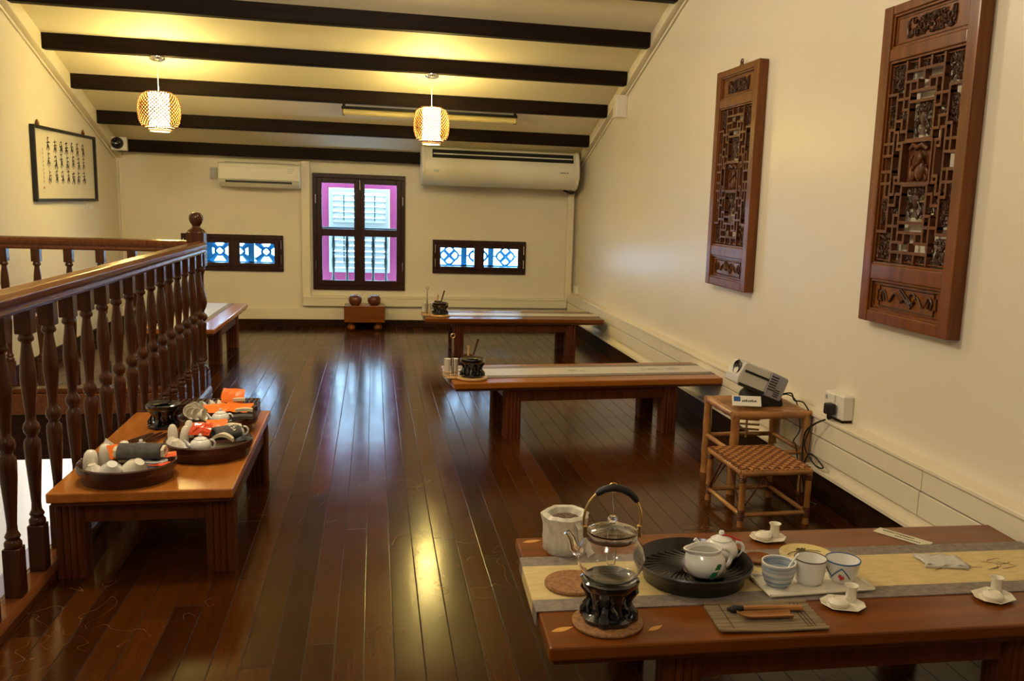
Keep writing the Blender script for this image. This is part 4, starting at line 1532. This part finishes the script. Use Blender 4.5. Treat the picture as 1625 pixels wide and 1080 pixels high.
def leaf_plate(label, loc, rz, w=.057):
    poly = [(w, -.25 * w), (w, .25 * w), (.55 * w, .82 * w), (-.55 * w, .82 * w), (-w, .25 * w), (-w, -.25 * w), (-.55 * w, -.82 * w), (.55 * w, -.82 * w)]
    mb_ = MB()
    n = len(poly)
    vs, fs = [], []
    for (k_, z_) in ((.70, 0), (.95, .006), (1.0, .0085), (.97, .0095), (.70, .003)):
        vs += [(x * k_, y_ * k_, z_) for x, y_ in poly]
    for l_ in range(4):
        for i in range(n):
            j = (i + 1) % n
            fs.append((l_ * n + i, l_ * n + j, (l_ + 1) * n + j, (l_ + 1) * n + i))
    fs.append(tuple(range(n))[::-1])
    fs.append(tuple(range(4 * n, 5 * n)))
    mb_.add(vs, fs)
    o_ = obj('cup_plate', mb_, M['cream'])
    o_.location = loc
    o_.rotation_euler = (0, 0, rz)
    return tag(o_, label, 'saucer', 'small angular cup plates')


def aroma(label, loc, s=1.0):
    o_ = obj('aroma_cup', MB().lathe(shell([(0, 0), (.0135 * s, 0), (.0145 * s, .003), (.0145 * s, .036 * s), (.019 * s, .043 * s)], .0018), (0, 0, 0), 28), M['cream'])
    o_.location = loc
    return tag(o_, label, 'cup', 'tall aroma cups')


def flatcup(label, loc, rz=0, tilt=0, s=1.0):
    o_ = obj('tasting_cup', MB().lathe([(0, 0), (.021 * s, 0), (.027 * s, .008), (.028 * s, .013), (.026 * s, .016), (.022 * s, .0175), (.016 * s, .0225), (.0145 * s, .0225), (.0145 * s, .0205), (0, .0205)], (0, 0, 0), 32), M['cream'])
    o_.location = loc
    o_.rotation_euler = (tilt, 0, rz)
    return tag(o_, label, 'cup', 'shallow tasting cups')


for (px, py, rz, dx, dy, fx, fy, w) in (
        (1.206, 2.490, .05, .027, .010, -.018, -.004, 'behind the yellow plate'),
        (1.200, 2.012, -.35, .034, .020, -.016, -.006, 'in front of the tray of three cups'),
        (1.640, 2.000, .30, .028, .028, -.012, -.014, 'alone near the right end of the table')):
    leaf_plate('angular cream cup plate ' + w, (px, py, TZ), rz)
    aroma('tall slim cream cup on the angular plate ' + w, (px + dx, py + dy, TZ + .0036))
    flatcup('upturned shallow cream cup on the angular plate ' + w, (px + fx, py + fy, TZ + .0036))

# bookmark, packet, plates -------------------------------------------------
M['strip'] = noisy(pbr('printed_strip', (.62, .58, .42), .6), (.58, .54, .38), (.66, .62, .46), (30, 30, 30), 2)
bk = thing('paper_strip', 'pale printed paper strip lying behind the runner on the right', 'paper strip', (1.652, 2.452, TZ), math.atan2(-.155, .10))
obj('strip', MB().box(-.088, .088, -.026, .026, 0, .002), M['strip'], bk)
mb = MB()
rn = random.Random(4)
for q in range(16):
    x = -.07 + q * .0065
    mb.box(x, x + .004, .006 + rn.uniform(-.002, .002), .014, .002, .0024)
for q in range(12):
    x = -.02 + q * .007
    mb.box(x, x + .005, -.014, -.008, .002, .0024)
obj('printing', mb, M['green_dk'] if 'green_dk' in M else M['ink'], bk)
pk = thing('plastic_packet', 'crumpled clear plastic packet on the gold runner at the right', 'packet', (1.648, 2.245, TZ + .0035), R(-12))
vs, fs = [], []
for j in range(7):
    for i in range(10):
        x, y_ = -.065 + .13 * i / 9, -.045 + .09 * j / 6
        vs.append((x + .006 * math.sin(j), y_ + .004 * math.sin(i * 1.3), .006 + .005 * math.sin(i * 1.9 + j) * math.cos(j * 1.4)))
for j in range(6):
    for i in range(9):
        fs.append((j * 10 + i, j * 10 + i + 1, j * 10 + i + 11, j * 10 + i + 10))
m_ = MB().add(vs, fs, True)
o = obj('packet_film', m_, M['film'], pk)
sm = o.modifiers.new('solid', 'SOLIDIFY')
sm.thickness = .0015
obj('packet_seal', MB().box(-.068, .060, -.052, -.044, .001, .006), M['film'], pk)
M['yplate'] = pbr('yellow_plate', (.66, .52, .22), .2, coat=.4)
yp = thing('round_plate', 'pale yellow round plate with a dark painted spray behind the cups', 'plate', (1.250, 2.318, TZ + .0035))
obj('plate', MB().lathe([(0, .002), (.045, 0), (.070, .008), (.080, .013), (.079, .016), (.068, .012), (.050, .006), (0, .0055)], (0, 0, 0), 48), M['yplate'], yp)
mb = MB()
mb.ribbon([(-.055 + .010 * i, .030 - .0009 * (i - 6) ** 2 + .012, .011 - .0045 * (1 - abs(i - 5) / 6)) for i in range(12)], .0022, .0012, (0, 0, 1))
for q in range(5):
    mb.ribbon([(-.01 + q * .006, .044, .0095), (-.004 + q * .006, .050 + (q % 2) * .004, .0105)], .005, .0008, (0, 0, 1))
obj('painted_spray', mb, M['ink'], yp)
tag(obj('brown_saucer', MB().lathe([(0, .002), (.026, 0), (.040, .007), (.044, .010), (.042, .012), (.026, .0045), (0, .005)], (0, 0, 0), 36), M['ttop']), 'small brown wooden saucer between black tray and yellow plate', 'saucer').location = (1.100, 2.318, TZ + .0035)

sq = thing('square_tray', 'white rectangular porcelain tray carrying three mismatched cups', 'tray', (1.178, 2.146, TZ + .003), R(1))
mb = MB()
mb.prism([(-.152, -.068), (.152, -.068), (.152, .068), (-.152, .068)], 0, .004, 'z')
rect = [(-.152, -.068), (.152, -.068), (.152, .068), (-.152, .068)]
for i in range(4):
    a, b_ = rect[i], rect[(i + 1) % 4]
    mb.tube([(a[0], a[1], .006), (b_[0], b_[1], .006)], .005, 6)
obj('tray', mb, M['cream'], sq)
CZ = TZ + .0075
M['blueband'] = noisy(pbr('blue_wash_glaze', (.30, .38, .46), .25, coat=.4), (.10, .20, .33), (.62, .62, .58), (3, 3, 90), 2, lo=.38, hi=.62)
c1 = thing('tea_cup', 'blue washed round tea cup at the left on the white tray', 'cup', (1.077, 2.145, CZ), 0, 'cups on the white tray')
obj('bowl', MB().lathe(shell([(0, 0), (.026, 0), (.036, .010), (.043, .030), (.046, .052), (.046, .066)], .003), (0, 0, 0), 40), M['blueband'], c1)
obj('lip', MB().lathe([(.0425, .064), (.0465, .064), (.0462, .0675), (.043, .0675)], (0, 0, 0), 40, close=True), M['white'], c1)
obj('spoon', MB().tube([(.0, .0, .006), (.03, .0, .048), (.050, .0, .078), (.058, .0, .084)], [.006, .003, .003, .004], 8), M['white'], c1)
c2 = thing('tea_cup', 'plain white straight sided mug in the middle of the white tray', 'cup', (1.173, 2.150, CZ), 0, 'cups on the white tray')
obj('bowl', MB().lathe(shell([(0, 0), (.030, 0), (.038, .008), (.041, .030), (.043, .055), (.045, .070)], .003), (0, 0, 0), 40), M['white'], c2)
obj('lip', MB().lathe([(.0425, .069), (.0452, .069), (.0450, .0715), (.043, .0715)], (0, 0, 0), 40, close=True), M['lacq'], c2)
c3 = thing('tea_cup', 'white cup with blue lines and red blossom at the right on the tray', 'cup', (1.270, 2.148, CZ), R(-30), 'cups on the white tray')
obj('bowl', MB().lathe(shell([(0, 0), (.026, 0), (.034, .008), (.042, .030), (.046, .050), (.048, .062)], .003), (0, 0, 0), 40), M['white'], c3)
mb = MB()
mb.lathe([(.0452, .0605), (.0486, .0605), (.0484, .0635), (.0455, .0635)], (0, 0, 0), 40, close=True)
for (a0, a1, z0_, z1_) in ((-2.4, -1.6, .015, .052), (-1.6, -1.0, .052, .020), (-2.9, -2.3, .045, .020)):
    pts = []
    for i in range(8):
        a = a0 + (a1 - a0) * i / 7
        z_ = z0_ + (z1_ - z0_) * i / 7
        rr = .034 + (.0485 - .034) * (z_ - .008) / .054 + .0012
        rr = {True: rr}[True] + .0022
        pts.append((rr * math.cos(a), rr * math.sin(a), z_))
    mb.tube(pts, .0014, 5)
obj('blue_lines', mb, M['bluel'], c3)
mb = MB()
for a, z_ in ((-1.7, .028), (-1.5, .024), (-1.62, .022)):
    mb.ell((.0440 * math.cos(a), .0440 * math.sin(a), z_), (.004, .004, .005), 8, 6)
obj('red_blossom', mb, M['red'], c3)

# bamboo mat with tea tools ------------------------------------------------
M['straw'] = noisy(pbr('straw_mat', (.24, .17, .09), .7), (.15, .10, .05), (.34, .25, .14), (4, 260, 4), 2, .5, None)
bm = thing('slatted_mat', 'rectangular straw coloured slatted mat at the front edge of the tea table', 'mat', (.963, 1.973, TZ), R(-4.5))
mb = MB()
for q in range(26):
    yy = -.076 + q * .0061
    z_ = .0035 + (.004 if q in (0, 1, 24, 25) else 0)
    mb.tube([(-.137 - .002 * (q % 2), yy, z_), (.0, yy, .0035), (.137 + .002 * (q % 3), yy, z_)], .0033, 6)
obj('slats', mb, M['straw'], bm)
mb = MB()
for x in (-.10, .09, .10, .11):
    mb.ribbon([(x, -.078, .0075), (x, .078, .0075)], .0016, .0006, (0, 0, 1))
obj('stitching', mb, M['ink'], bm)
o = thing('tea_scoop', 'half round orange bamboo tea scoop on the slatted mat', 'scoop', (.955, 1.958, TZ + .0085), R(-3))
vs, fs = [], []
nL, nA = 14, 9
for l_ in range(2):
    for i in range(nL):
        for j in range(nA):
            a = R(200) + R(140) * j / (nA - 1)
            rr = .018 - .003 * l_
            xx = -.072 + .144 * i / (nL - 1)
            k_ = min(1, .35 + i * .25)
            vs.append((xx, rr * k_ * math.cos(a), .018 + rr * math.sin(a) * k_ + (.004 if i == 0 else 0)))
for l_ in range(2):
    for i in range(nL - 1):
        for j in range(nA - 1):
            p = l_ * nL * nA + i * nA + j
            fs.append((p, p + 1, p + nA + 1, p + nA) if l_ == 0 else (p, p + nA, p + nA + 1, p + 1))
N_ = nL * nA
for i in range(nL - 1):
    for j in (0, nA - 1):
        p = i * nA + j
        fs.append((p, p + nA, p + N_ + nA, p + N_))
for i in (0, nL - 1):
    for j in range(nA - 1):
        p = i * nA + j
        fs.append((p, p + 1, p + N_ + 1, p + N_))
obj('scoop_body', MB().add(vs, fs, True), M['bamboo_o'] if 'bamboo_o' in M else M['bamboo'], o)
o = thing('tea_brush', 'dark tipped tea brush lying behind the bamboo scoop', 'brush', (.965, 1.995, TZ + .0175), R(-4))
obj('brush_handle', MB().tube([(-.05, 0, 0), (0, 0, 0), (.105, -.004, -.002)], [.006, .007, .008], 10), M['bamboo'], o)
obj('bristles', MB().tube([(-.05, 0, 0), (-.075, 0, -.001), (-.092, 0, -.002)], [.007, .010, .004], 10), M['ink'], o)
# leaf inlays in the tabletop
M['leafy'] = pbr('leaf_inlay', (.62, .30, .06), .35)
for (wx, wy, a0, s_) in ((.470, 2.560, .2, 1.0), (.445, 1.985, .3, 1.0), (.672, 1.960, .5, .8)):
    inl = MB()
    pts = []
    for i in range(9):
        t_ = i / 8
        pts.append((wx + s_ * .030 * (t_ - .5) * 2 * math.cos(a0), wy + s_ * .030 * (t_ - .5) * 2 * math.sin(a0), TZ - .0008))
    inl.ribbon(pts, [.001, .010 * s_, .017 * s_, .020 * s_, .021 * s_, .018 * s_, .013 * s_, .007 * s_, .001], .0006, (0, 0, 1))
    lo_ = obj('leaf_inlay', inl, M['leafy'], NT)
    lo_.matrix_parent_inverse = (Matrix.Translation(NT.location) @ Matrix.Rotation(NT.rotation_euler.z, 4, 'Z')).inverted()

# sets on the middle and far tables -----------------------------------------


def tea_set(tbl, ox, oy, where):
    def P(x, y_, z_=TZ):
        return (ox + x, oy + y_, z_)
    brd = thing('round_board', 'round brown board with a short handle under the warmer ' + where, 'board', P(.0, 0, TZ + .0005), R(0))
    obj('board', MB().lathe([(0, 0), (.086, 0), (.090, .004), (.090, .010), (.086, .014), (0, .014)], (0, 0, 0), 40), M['bamboo_l'], brd)
    obj('board_handle', MB().box(-.15, -.07, -.014, .014, .001, .012), M['bamboo_l'], brd, .003)
    warmer('tea_warmer', 'small black pierced warmer ' + where, P(0, 0, TZ + .015), 1.0, None, None, .6)
    cr_ = thing('cup_rack', 'light bamboo rack of stacked white cups ' + where, 'rack', P(-.115, .085, TZ + .001), R(3))
    obj('rack_base', MB().box(-.045, .045, -.040, .040, 0, .012).tube([(.048 * math.cos(a * PI / 10), .042 * math.sin(a * PI / 10), .028) for a in range(20)], .004, 6, True), M['bamboo_l'], cr_, .002)
    for (x, y_) in ((-.022, 0), (.022, 0)):
        mb_ = MB()
        for q in range(6):
            mb_.lathe([(.016, 0), (.020, .018), (.021, .020), (.019, .020), (.014, .002)], (x, y_, .013 + q * .014), 18, close=True)
        obj('stacked_cups', mb_, M['cream'], cr_)
    tg = thing('long_tongs', 'tall thin metal tongs standing in the cup rack ' + where, 'tongs', P(-.112, .030, TZ + .001), 0)
    obj('tong_arm', MB().tube([(-.002, -.004, .0), (-.004, -.004, .12), (-.004, -.004, .235)], .0028, 6), M['chrome'], tg)
    obj('tong_arm', MB().tube([(.006, -.004, .0), (.004, -.004, .12), (.002, -.004, .235)], .0028, 6), M['chrome'], tg)
    obj('tong_loop', MB().tube([(.012 * math.cos(a * PI / 7), -.004, .245 + .012 * math.sin(a * PI / 7)) for a in range(14)], .0028, 6, True), M['brass'], tg)
    tj = thing('tool_jar', 'dark red wooden jar of tea tools behind the warmer ' + where, 'jar', P(-.012, .115, TZ + .001), 0)
    obj('jar', MB().lathe(shell([(0, 0), (.030, 0), (.032, .01), (.031, .110), (.034, .120)], .004), (0, 0, 0), 28), M['tleg'], tj)
    tag(obj('wooden_tool', MB().tube([(.0, .110, .02), (.030, .112, .13), (.055, .114, .215)], [.005, .006, .007], 8), M['lacq']), 'dark wooden tool leaning out of the tool jar ' + where, 'tool').location = P(-.010, .004, TZ)
    tag(obj('wooden_tool', MB().tube([(-.008, .110, .02), (-.003, .112, .10), (-.002, .114, .175)], [.004, .005, .008], 8), M['bamboo_l']), 'pale wooden tool upright in the tool jar ' + where, 'tool').location = P(-.010, .004, TZ)


tea_set(MT, .556, 5.105, 'on the middle low table')
tea_set(FT, .575, 7.98, 'on the farthest right hand table')
warmer('tea_warmer', 'black warmer seen through the balusters on the low table behind the newel', (-1.62, 7.42, TZ), .9, None, None, .2)

# three lacquer trays on the left table --------------------------------------
LZ = .3262


def ltray(label, cx, cy, r_=.165):
    t = thing('lacquer_tray', label, 'tray', (cx, cy, LZ), 0, 'round brown lacquer trays')
    obj('tray_wall', MB().lathe([(0, 0), (r_ * .90, 0), (r_ * .93, .006), (r_ * .95, .030), (r_ * .985, .035), (r_, .040), (r_, .062), (r_ - .004, .066), (r_ - .008, .062), (r_ - .012, .040), (r_ - .018, .024), (0, .022)], (0, 0, 0), 64), M['lacq'], t)
    return t


FZ = LZ + .0232
ltray('nearest round brown lacquer tray, with the rolled charcoal towel', -.868, 3.385)
ltray('middle round brown lacquer tray, with the flowered grey towel', -.640, 3.672)
ltray('rear round brown lacquer tray, with the arc of nested cups', -.668, 4.075)


def domecup(label, x, y_, z_, s=1.0, tilt=(0, 0, 0), mat=None, h=.062, r_=.022):
    o_ = obj('upturned_cup', MB().lathe([(r_, 0), (r_ * 1.02, .004), (r_ * .98, h * .55), (r_ * .82, h * .82), (r_ * .5, h * .96), (0, h), (0, h - .003), (r_ * .8, h * .75), (r_ * .88, 0)], (0, 0, 0), 28), mat or M['cream'])
    o_.location = (x, y_, z_)
    o_.rotation_euler = tilt
    o_.scale = (s, s, s)
    return tag(o_, label, 'cup', 'cups in the lacquer trays')


def bowlcup(label, x, y_, z_, s=1.0, tilt=(0, 0, 0), mat=None):
    o_ = obj('small_bowl', MB().lathe(shell([(0, 0), (.015, 0), (.016, .004), (.030, .018), (.036, .036), (.037, .040)], .0025), (0, 0, 0), 32), mat or M['white'])
    o_.location = (x, y_, z_)
    o_.rotation_euler = tilt
    o_.scale = (s, s, s)
    return tag(o_, label, 'bowl', 'small bowls in the lacquer trays')


def packet(label, x, y_, z_, w, d, h, rz, mat, tilt=0, seed=1, name='wrapped_packet'):
    """crumpled foil or paper sachet"""
    rn_ = random.Random(seed)
    nx, ny = 7, 6
    vs_, fs_ = [], []
    for l_ in range(2):
        for j in range(ny):
            for i in range(nx):
                e = min(i, nx - 1 - i, 2) / 2 * min(j, ny - 1 - j, 2) / 2
                zz_ = (1 if l_ else -1) * h / 2 * (e ** .5) + rn_.uniform(-.14, .14) * h
                vs_.append((-w / 2 + w * i / (nx - 1) + rn_.uniform(-.05, .05) * w, -d / 2 + d * j / (ny - 1) + rn_.uniform(-.05, .05) * d, zz_ if e > 0 else (zz_ * .3 + .0008 * (1 if l_ else -1))))
    n_ = nx * ny
    for j in range(ny - 1):
        for i in range(nx - 1):
            p = j * nx + i
            fs_.append((p + nx, p + nx + 1, p + 1, p))
            fs_.append((n_ + p, n_ + p + 1, n_ + p + nx + 1, n_ + p + nx))
    ed = [i for i in range(nx)] + [j * nx + nx - 1 for j in range(1, ny)] + [(ny - 1) * nx + i for i in range(nx - 2, -1, -1)] + [j * nx for j in range(ny - 2, 0, -1)]
    for a, b_ in zip(ed, ed[1:] + ed[:1]):
        fs_.append((a, b_, n_ + b_, n_ + a))
    o_ = obj(name, MB().add(vs_, fs_, False), mat)
    o_.location = (x, y_, z_)
    o_.rotation_euler = (tilt, 0, rz)
    return tag(o_, label, 'packet')


def towel_roll(name, label, x, y_, z_, L_, r_, rz, mat, flat=.8, lining=True, motif=False):
    t = thing(name, label, 'towel', (x, y_, z_), rz)
    mb_ = MB()
    mb_.M = Matrix.Rotation(PI / 2, 4, 'Y')
    obj('towel', mb_.lathe([(r_ * .7, -L_ / 2), (r_, -L_ / 2 + .002), (r_ * 1.02, 0), (r_, L_ / 2 - .002), (r_ * .7, L_ / 2), (r_ * .68, 0)], (-r_ * flat, 0, 0), 28, sx=flat, close=True, fn=lambda a, z: 1 + .03 * math.sin(3 * a + 20 * z)), mat, t)
    if lining:
        mb_ = MB()
        mb_.M = Matrix.Rotation(PI / 2, 4, 'Y')
        mb_.lathe([(r_ * .35, -L_ / 2 - .010), (r_ * .72, -L_ / 2 - .012), (r_ * .66, 0), (r_ * .72, L_ / 2 + .010), (r_ * .30, L_ / 2 + .008), (r_ * .3, 0)], (-r_ * flat, 0, 0), 24, sx=flat, close=True, fn=lambda a, z: 1 + .08 * math.sin(5 * a))
        obj('cream_lining', mb_, M['cream_cl'], t)
    if motif:
        mb_ = MB()
        rn_ = random.Random(8)
        for q in range(14):
            u_, a_ = rn_.uniform(.01, L_ * .42), rn_.uniform(-.3, 1.0)
            mb_.ell((u_, -r_ * 1.0 * math.sin(a_) * 1.02, r_ * flat + r_ * flat * math.cos(a_) * 1.02), (.004, .004, .002), 6, 4)
        obj('printed_flowers', mb_, M['cream'], t)
    return t


# tray 1
domecup('tall rounded cream cup upside down at the left rim of the nearest lacquer tray', -.985, 3.360, FZ + .012, 1.0, (0, R(4), 0), None, .078, .025)
domecup('rounded cream cup behind the leftmost one in the nearest lacquer tray', -.955, 3.440, FZ + .010, 1.0, (0, 0, 0), None, .080, .023)
domecup('rounded cream cup beside the orange packet in the nearest lacquer tray', -.902, 3.485, FZ + .010, 1.0, (0, 0, 0), None, .078, .023)
bowlcup('upturned white bowl nearest the front of the nearest lacquer tray', -.893, 3.288, FZ + .056, 1.15, (R(205), R(14), 0))
bowlcup('cream bowl leaning right of the front white bowl in the nearest tray', -.808, 3.302, FZ + .058, 1.15, (R(200), R(30), 0), M['cream'])
bowlcup('small square shouldered cream bowl at the left front of the nearest tray', -.968, 3.322, FZ + .046, .90, (R(184), R(-8), 0), M['cream'])
packet('orange paper sachet standing among the cups of the nearest lacquer tray', -.905, 3.400, FZ + .070, .058, .052, .010, R(35), M['orange'], R(60), 2)
packet('red orange sachet lying under the charcoal towel toward the front', -.835, 3.340, FZ + .020, .085, .03, .010, R(4), M['redor'], R(20), 3)
packet('red orange sachet sticking out at the right of the nearest lacquer tray', -.752, 3.405, FZ + .052, .085, .045, .006, R(14), M['redor'], R(8), 4)
packet('second red orange sachet lower at the right of the nearest tray', -.752, 3.345, FZ + .036, .07, .03, .006, R(-6), M['redor'], R(12), 5)
towel_roll('rolled_towel', 'rolled charcoal towel with cream lining across the nearest lacquer tray', -.825, 3.400, FZ + .038, .150, .041, R(-4), M['grey_cl'], .72)
teapot('patterned_teapot', 'white teapot with dark spots half hidden behind the charcoal towel', (-.845, 3.488, FZ + .022), R(5), 1.0, None)
mb = MB()
for q in range(8):
    a = R(-150 + q * 17)
    mb.ell((-.845 + .032 * math.cos(a), 3.488 + .032 * math.sin(a), FZ + .060 + .004 * (q % 2)), (.006, .006, .004), 8, 6)
mb2 = mb
sc_ = bpy.data.objects[-1] if False else None
spots = obj('dark_spots', mb2, M['green'])
for ob_ in bpy.data.objects:
    if ob_.name.startswith('patterned_teapot'):
        spots.parent = ob_
        spots.matrix_parent_inverse = (Matrix.Translation(ob_.location) @ Matrix.Rotation(ob_.rotation_euler.z, 4, 'Z')).inverted()
coil = thing('coiled_coaster', 'stack of thin ridged coasters at the front right of the nearest lacquer tray', 'coaster', (-.770, 3.372, FZ + .001), R(-6))
mb = MB()
for q in range(7):
    mb.lathe([(.016, 0), (.034, .0), (.036, .0022), (.034, .0044), (.016, .0044)], (0, 0, q * .0062), 32, sx=1.15, close=True)
obj('coasters', mb, M['plast_g'], coil)

# tray 2
domecup('tall cream cup at the left of the middle lacquer tray', -.772, 3.668, FZ + .020, 1.0, (0, 0, 0), None, .082, .019)
domecup('cream cup beside the red foil packet in the middle lacquer tray', -.735, 3.682, FZ + .018, 1.0, (0, R(8), 0), None, .074, .018)
domecup('cream cup at the back left of the middle lacquer tray', -.725, 3.735, FZ + .030, 1.0, (R(-8), 0, 0), None, .070, .018)
bowlcup('upturned cream bowl at the left front of the middle lacquer tray', -.745, 3.590, FZ + .058, .85, (R(190), R(-12), 0), M['cream'])
bowlcup('small cream bowl touching the left rim of the middle lacquer tray', -.768, 3.622, FZ + .062, .70, (R(176), R(-10), 0), M['cream'])
bowlcup('white bowl tipped against the teapot in the middle lacquer tray', -.712, 3.600, FZ + .050, .62, (R(170), 0, 0))
pt = teapot('white_teapot', 'white teapot lying at the front of the middle lacquer tray', (-.652, 3.570, FZ + .018), R(8), 1.0, None)
packet('shiny red orange foil packet standing in the middle lacquer tray', -.668, 3.680, FZ + .078, .080, .062, .030, R(-12), M['redor'], R(38), 11)
packet('bright orange sachet behind the red foil packet in the middle tray', -.618, 3.735, FZ + .080, .078, .060, .012, R(10), M['orange'], R(30), 12)
towel_roll('folded_towel', 'grey towel printed with pale flowers in the middle lacquer tray', -.572, 3.668, FZ + .038, .100, .042, R(28), M['grey_cl'], .62, False, True)
M['cream2'] = M['cream_cl']


def fold(label, x, y_, z_, L_, w, rz, mat, curl=.02):
    t = thing('folded_cloth', label, 'cloth', (x, y_, z_), rz)
    mb_ = MB()
    for l_ in range(3):
        mb_.ribbon([(-L_ / 2 + L_ * i / 8, 0, l_ * .0045 + curl * (1 - (i / 4 - 1) ** 2)) for i in range(9)], w, .0038, (0, 0, 1))
    obj('cloth_layers', mb_, mat, t)
    return t


fold('cream folded cloth strip in front of the flowered grey towel', -.578, 3.612, FZ + .044, .082, .026, R(-10), M['cream_cl'])
fold('cream folded cloth behind the flowered grey towel', -.570, 3.748, FZ + .062, .085, .03, R(4), M['cream_cl'], .006)
pitcher('white handled cup at the right of the middle lacquer tray', (-.548, 3.728, FZ + .026), R(10), .85, False)
packet('black and white patterned pouch at the right rim of the middle tray', -.510, 3.650, FZ + .045, .060, .045, .018, R(20), M['spot'] if 'spot' in M else M['blackm'], R(10), 14, 'patterned_pouch')

# tray 3
for q in range(9):
    a = R(250 - q * 21)
    cx, cy = -.668 - .018 + .098 * math.cos(a), 4.075 + .092 * math.sin(a)
    o = obj('nested_cup', MB().lathe(shell([(0, 0), (.014, 0), (.022, .012), (.027, .026)], .002), (0, 0, -.013), 24), M['cream'])
    o.location = (cx, cy, FZ + .060 + .002 * (q % 2))
    o.rotation_euler = (R(80), 0, a + R(180) + R(5))
    tag(o, 'cream cup in the nested arc of the rear lacquer tray, %s' % ('front end of the arc', 'second from the front end', 'third from the front end', 'fourth from the front end', 'middle of the arc', 'fourth from the back end', 'third from the back end', 'second from the back end', 'back end of the arc')[q], 'cup', 'nested cream cups')
packet('orange sachet lying nearest the nested cups in the rear lacquer tray', -.668, 4.060, FZ + .075, .095, .085, .012, R(28), M['orange'], R(12), 21)
packet('wide orange sachet across the middle of the rear lacquer tray', -.590, 4.090, FZ + .070, .120, .085, .012, R(-14), M['orange'], R(14), 22)
packet('tall orange sachet at the back of the rear lacquer tray', -.620, 4.175, FZ + .105, .095, .070, .016, R(-8), M['orange'], R(50), 23)
packet('dark red sachet at the back right of the rear lacquer tray', -.560, 4.140, FZ + .060, .080, .060, .010, R(-20), M['lacq'], R(12), 24)
teapot('white_teapot', 'small white teapot at the front of the rear lacquer tray', (-.640, 3.965, FZ + .030), R(2), .95, None)
fold('cream folded cloth at the right of the rear lacquer tray', -.552, 4.020, FZ + .066, .070, .022, R(6), M['cream_cl'], .004)
fold('cream folded cloth under the tall orange sachet in the rear tray', -.590, 4.150, FZ + .085, .050, .022, R(6), M['cream_cl'], .002)
fold('dark grey folded cloth at the front right of the rear lacquer tray', -.555, 3.985, FZ + .044, .085, .05, R(4), M['grey_cl'], .004)

warmer('tea_warmer', 'black pierced warmer on the left table behind the sticks', (-.905, 4.135, LZ), 1.0, None, None, .5)
st = thing('stick_bundle', 'bundle of thin dark wooden sticks left of the middle lacquer tray', 'sticks', (-.912, 3.92, LZ + .001), R(8))
for q in range(9):
    a = R(42 + q * 1.6)
    x = -.055 + q * .013
    obj('stick', MB().tube([(x - .05 * math.cos(a), -.05 * math.sin(a) - .02, .005 + .002 * (q % 2)), (x + .05 * math.cos(a), .07 * math.sin(a), .007 + .003 * (q % 3))], .0038, 6), M['lacq'], st)
en = thing('plastic_sleeve', 'clear plastic sleeve leaning between nearest tray and sticks', 'sleeve', (-.985, 3.63, LZ), R(-32))
mb = MB()
mb.prism([(-.07, 0), (.075, 0), (.06, .03), (-.06, .075)], -.0015, .0015, 'y')
o = obj('sleeve', mb, M['film'], en)
o.rotation_euler = (R(-25), 0, 0)
wb = thing('woven_box', 'dark woven shallow box at the back end of the left table', 'box', (-.72, 4.345, LZ), 0)
mb = MB()
for z_ in range(5):
    rect_ring(mb, -.16, .20, 0, 0, 0, 0, 0) if False else None
    z0_ = .004 + z_ * .013
    mb.box(-.17, .19, -.060, -.054, z0_, z0_ + .010)
    mb.box(-.17, .19, .054, .060, z0_, z0_ + .010)
    mb.box(-.17, -.164, -.054, .054, z0_, z0_ + .010)
    mb.box(.184, .19, -.054, .054, z0_, z0_ + .010)
for q in range(13):
    x = -.165 + q * .0288
    mb.box(x - .003, x + .003, -.062, -.052, 0, .066)
    mb.box(x - .003, x + .003, .052, .062, 0, .066)
mb.box(-.17, .19, -.06, .06, 0, .004)
obj('woven_wall', mb, M['lacq'], wb)
mb = MB()
for q in range(16):
    mb.tube([(-.155 + q * .0215, -.05, .060), (-.145 + q * .0215, .05, .064)], .006, 6)
obj('slat_lid', mb, M['carve'], wb)
